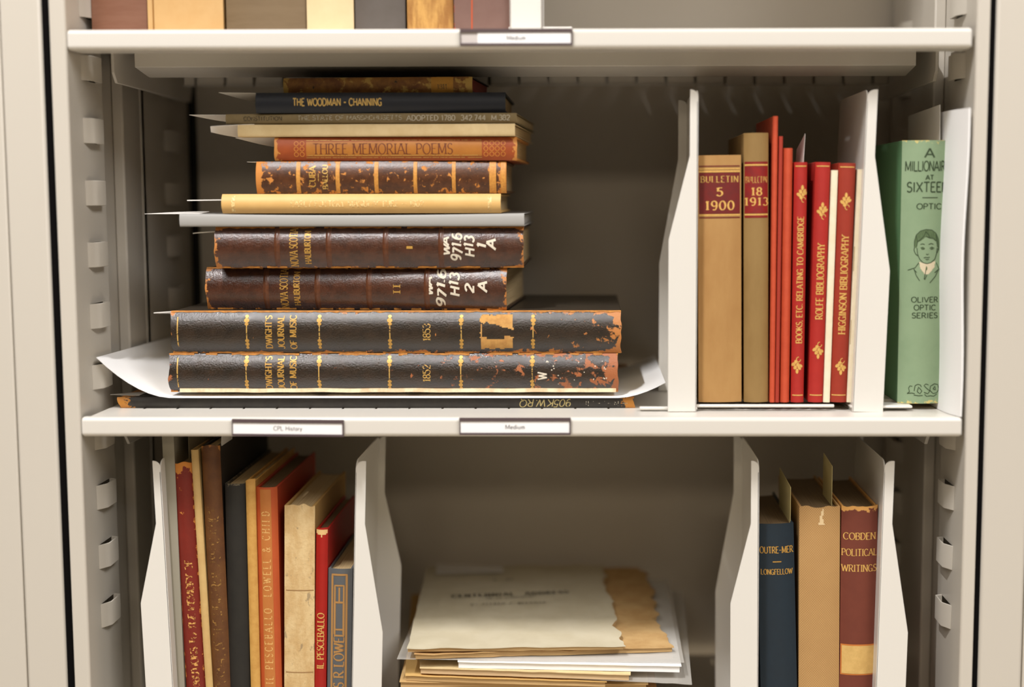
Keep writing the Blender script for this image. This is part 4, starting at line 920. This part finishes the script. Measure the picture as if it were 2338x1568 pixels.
# ------------------------------------------------------------------ pamphlet pile in the middle
def zrow(row, Y): return atY(1180, row, Y).z
def leafy(name, label, cat, corners, ztop, th, mat, edge=.0, wav=.0, nu=26, nv=22, group=None, seed=0, pages=None, torn_r=0, raise_back=0):
    """a lying pamphlet from the pixel corners of its top face (fl, fr, br, bl) at height ztop"""
    c = [atZ(x, y, ztop) for x, y in corners]
    r = thing(name, label, cat, (sum((p.x for p in c))/4, c[0].y, ztop-th), None, group); off = Vector((r.location.x, r.location.y, r.location.z))
    def f(u, v):
        p = (c[0]*(1-u)+c[1]*u)*(1-v)+(c[3]*(1-u)+c[2]*u)*v
        q = Vector((u*6+seed, v*6, seed*.7)); n1 = mnoise.noise(q*1.7)
        if edge:
            n2 = mnoise.noise(q*2.3)+.5*mnoise.noise(q*5.1)
            p = p+Vector((edge*n2*(u > .97)*(1+torn_r)+(edge*n2*.4 if u < .03 else 0), edge*n2*.4*(v < .03), 0))
            if torn_r and u > .8: p.x -= torn_r*max(0, .7*mnoise.noise(Vector((v*3.5+seed, 1, 2)))+.45*mnoise.noise(Vector((v*11+seed, 4, 2)))+.2*mnoise.noise(Vector((v*31+seed, 4, 2))))*(u-.8)/.2*.02
        return p+Vector((0, 0, wav*n1+raise_back*v**3))-off
    MB().solid(lambda u, v: f(u, v), nu, nv, min(.0008, th*.3)).obj('cover', mat, r)
    if th > .0015:
        def g2(u, v, zz):
            p = f(.004+u*.988, .006+v*.985); return Vector((p.x, p.y, p.z-zz))
        mb = MB(); A = mb.grid(lambda u, v: g2(u, v, .0007), nu, nv, True); Bk = mb.grid(lambda u, v: Vector((g2(u, v, 0).x, g2(u, v, 0).y, .0)), nu, nv, True, True); W_ = nu+1
        for i in range(nu): mb.face((A+i, Bk+i, Bk+i+1, A+i+1)); t = nv*W_; mb.face((A+t+i+1, Bk+t+i+1, Bk+t+i, A+t+i))
        for j in range(nv): a, b = j*W_, (j+1)*W_; mb.face((A+b, Bk+b, Bk+a, A+a)); mb.face((A+a+nu, Bk+a+nu, Bk+b+nu, A+b+nu))
        mb.obj('page_block', pages or CREAM, r)
    return r, c, off
ZP = -.2527
DRAB = M('drab_printed_cover', (206, 196, 170), .8, var=(192, 180, 150), vscale=18, vamt=.6)
BRN = M('brown_paper_cover', (204, 168, 114), .8, var=(180, 138, 84), vscale=30, vamt=.7)
OLD = M('aged_leaf_edges', (214, 180, 126), .85, lines=((150, 108, 60), 'Z', 1400))
r, c, off = leafy('pamphlet', 'drab CENTENNIAL ADDRESS pamphlet with a torn right edge on top of the pile', 'pamphlet', ((930, 1480), (1424, 1474), (1378, 1292), (974, 1298)), ZP, .0045, DRAB, edge=.0022, wav=.0012, pages=OLD, nv=60, seed=2, torn_r=.8, raise_back=.002)
def cover_text(s, pa, pb, Hh, mat, nm='printed_text'):
    a, b = atZ(*pa, ZP+.0012), atZ(*pb, ZP+.0012); m = (a+b)/2; d = (b-a); L_ = d.length; d.normalize(); up = Vector((0, 0, 1)).cross(d)
    text_mesh(s, L_, Hh, lambda p, q: m+d*p+up*q+Vector((0, 0, .0009))-off, weight=.2, thin=.1, track=.3).obj(nm, mat, r)
cover_text('CENTENNIAL  ADDRESS', (1032, 1362), (1297, 1352), .0105, INK, 'title')
cover_text('ON THE ANNIVERSARY', (1110, 1367), (1222, 1362), .005, INKF); cover_text('BY ALFRED P. BELKNAP', (1075, 1381), (1246, 1376), .006, INKF); cover_text('I  M', (1128, 1325), (1170, 1323), .006, INKF)
a = atZ(998, 1289, ZP+.004)
rs, _, _ = leafy('paper_slip', 'white printed slip poking out behind the topmost pamphlet', 'paper slip', ((996, 1310), (1150, 1306), (1148, 1293), (996, 1287)), ZP-.0002+.004, .0006, PAPER)
leafy('pamphlet', 'torn brown pamphlet showing at the right beneath the topmost one', 'pamphlet', ((945, 1494), (1524, 1478), (1476, 1296), (990, 1300)), ZP-.0062, .0055, BRN, edge=.004, wav=.0022, pages=OLD, nv=60, seed=9, torn_r=1.0)
leafy('plastic_sleeve', 'clear plastic sleeve under the torn brown pamphlet', 'sleeve', ((906, 1504), (1562, 1512), (1528, 1322), (985, 1318)), ZP-.0125, .0010, PLASTIC, wav=.0006, seed=4)
leafy('paper_sheets', 'thick white paper sheets in the pile', 'paper sheets', ((1045, 1510), (1556, 1520), (1520, 1330), (1030, 1330)), ZP-.0142, .0075, PAPERB, wav=.0004, seed=5, pages=PAPERB)
leafy('pamphlet', 'cream pamphlet with a rolled left end under the white sheets', 'pamphlet', ((958, 1524), (1440, 1540), (1420, 1345), (960, 1345)), ZP-.0222, .0068, CREAM, edge=.0015, wav=.0006, seed=6, pages=M('pink_cream_edges', (222, 192, 150), .85, lines=((186, 150, 104), 'Z', 1400)))
leafy('plastic_sleeve', 'clear plastic sleeve low in the pile at its right', 'sleeve', ((1300, 1548), (1580, 1562), (1560, 1350), (1300, 1350)), ZP-.0294, .0012, PLASTIC, wav=.0006, seed=14)
leafy('pamphlet', 'buff folded pamphlet beneath the rolled cream one', 'pamphlet', ((925, 1542), (1386, 1556), (1375, 1356), (940, 1356)), ZP-.0312, .0062, M('buff_cover', (214, 174, 106), .8), edge=.0012, wav=.0006, seed=7, pages=OLD)
leafy('paper_folder', 'wide manila folder at the lower left of the pile', 'folder', ((912, 1556), (1480, 1562), (1460, 1362), (960, 1362)), ZP-.0380, .0075, M('manila_cover', (216, 182, 126), .8, var=(200, 158, 98), vscale=30), wav=.0006, seed=8, pages=OLD)
r8, _, _ = leafy('document_box', 'brown document box carrying the pile of pamphlets', 'box', ((926, 1574), (1500, 1574), (1470, 1372), (984, 1372)), ZP-.0460, -(Z3-(ZP-.0460)), M('brown_box_board', (170, 122, 66), .8), seed=3, pages=M('brown_box_side', (160, 112, 60), .8))

# ================================================================== TOP COMPARTMENT (only the feet of the books show)
YT, ZTB = .045, Z1+.0004
def up(label, a, b, mat, hgt=.21, dep=.17, Y=YT, bulge=.004, **kw):
    p0, p1 = atY(a, 40, Y), atY(b, 40, Y)
    return book(label, p1.x-p0.x, hgt, dep, mat, kw.pop('board', None), kw.pop('page', PAGES), bulge=bulge, loc=((p0.x+p1.x)/2, Y, kw.pop('z', ZTB)), **kw)
up('purplish brown book at the left end of the top shelf', 204, 332, M('purple_brown_leather', (128, 88, 68), .45, var=(110, 66, 44), vscale=30, stretch=(.3, 1, 3)), bulge=.007)
tb2 = up('wide ochre book on the top shelf, second from the left', 334, 507, M('ochre_cloth', (204, 164, 108), .6, var=(194, 150, 90), vscale=30), bulge=.005)
lines_on(tb2, [[(-tb2.w*.42, .001), (-tb2.w*.415, tb2.h-.002)]], .0016, M('joint_crease', (150, 104, 46), .7), 'joint_crease')
up('wide taupe book on the top shelf, third from the left', 513, 696, M('taupe_cloth', (122, 102, 76), .45, var=(104, 84, 58), vscale=20, stretch=(.3, 1, 3)), bulge=.007)
up('pale cream book on the top shelf, between the taupe and slate books', 699, 806, M('pale_cream_cloth', (226, 200, 156), .6, var=(216, 188, 142), vscale=30), bulge=.004)
up('slate grey book on the top shelf', 809, 924, M('slate_cloth', (96, 88, 82), .5, var=(84, 76, 68), vscale=25), bulge=.006)
up('tattered tan book on the top shelf with crumbling spine', 929, 1034, M('tattered_tan_spine', (204, 156, 84), .75, var=(150, 100, 44), vscale=50, vamt=.9, stretch=(2, 1, .4), bump=(240, .5, .0012)), bulge=.003, ragged=.002)
pb_ = up('purple-brown book with red edging at the right of the top shelf books', 1036, 1168, M('mauve_brown_leather', (124, 94, 84), .5, var=(112, 80, 70), vscale=30, wear=((190, 84, 34), 1.0, .46, .35, 0, 120)), bulge=.004, Y=.040)
lines_on(pb_, [[(-pb_.w*.5+.018, .0), (-pb_.w*.5+.020, pb_.h-.002)]], .0014, M('red_rule', (190, 80, 36), .6), 'edge_rule')
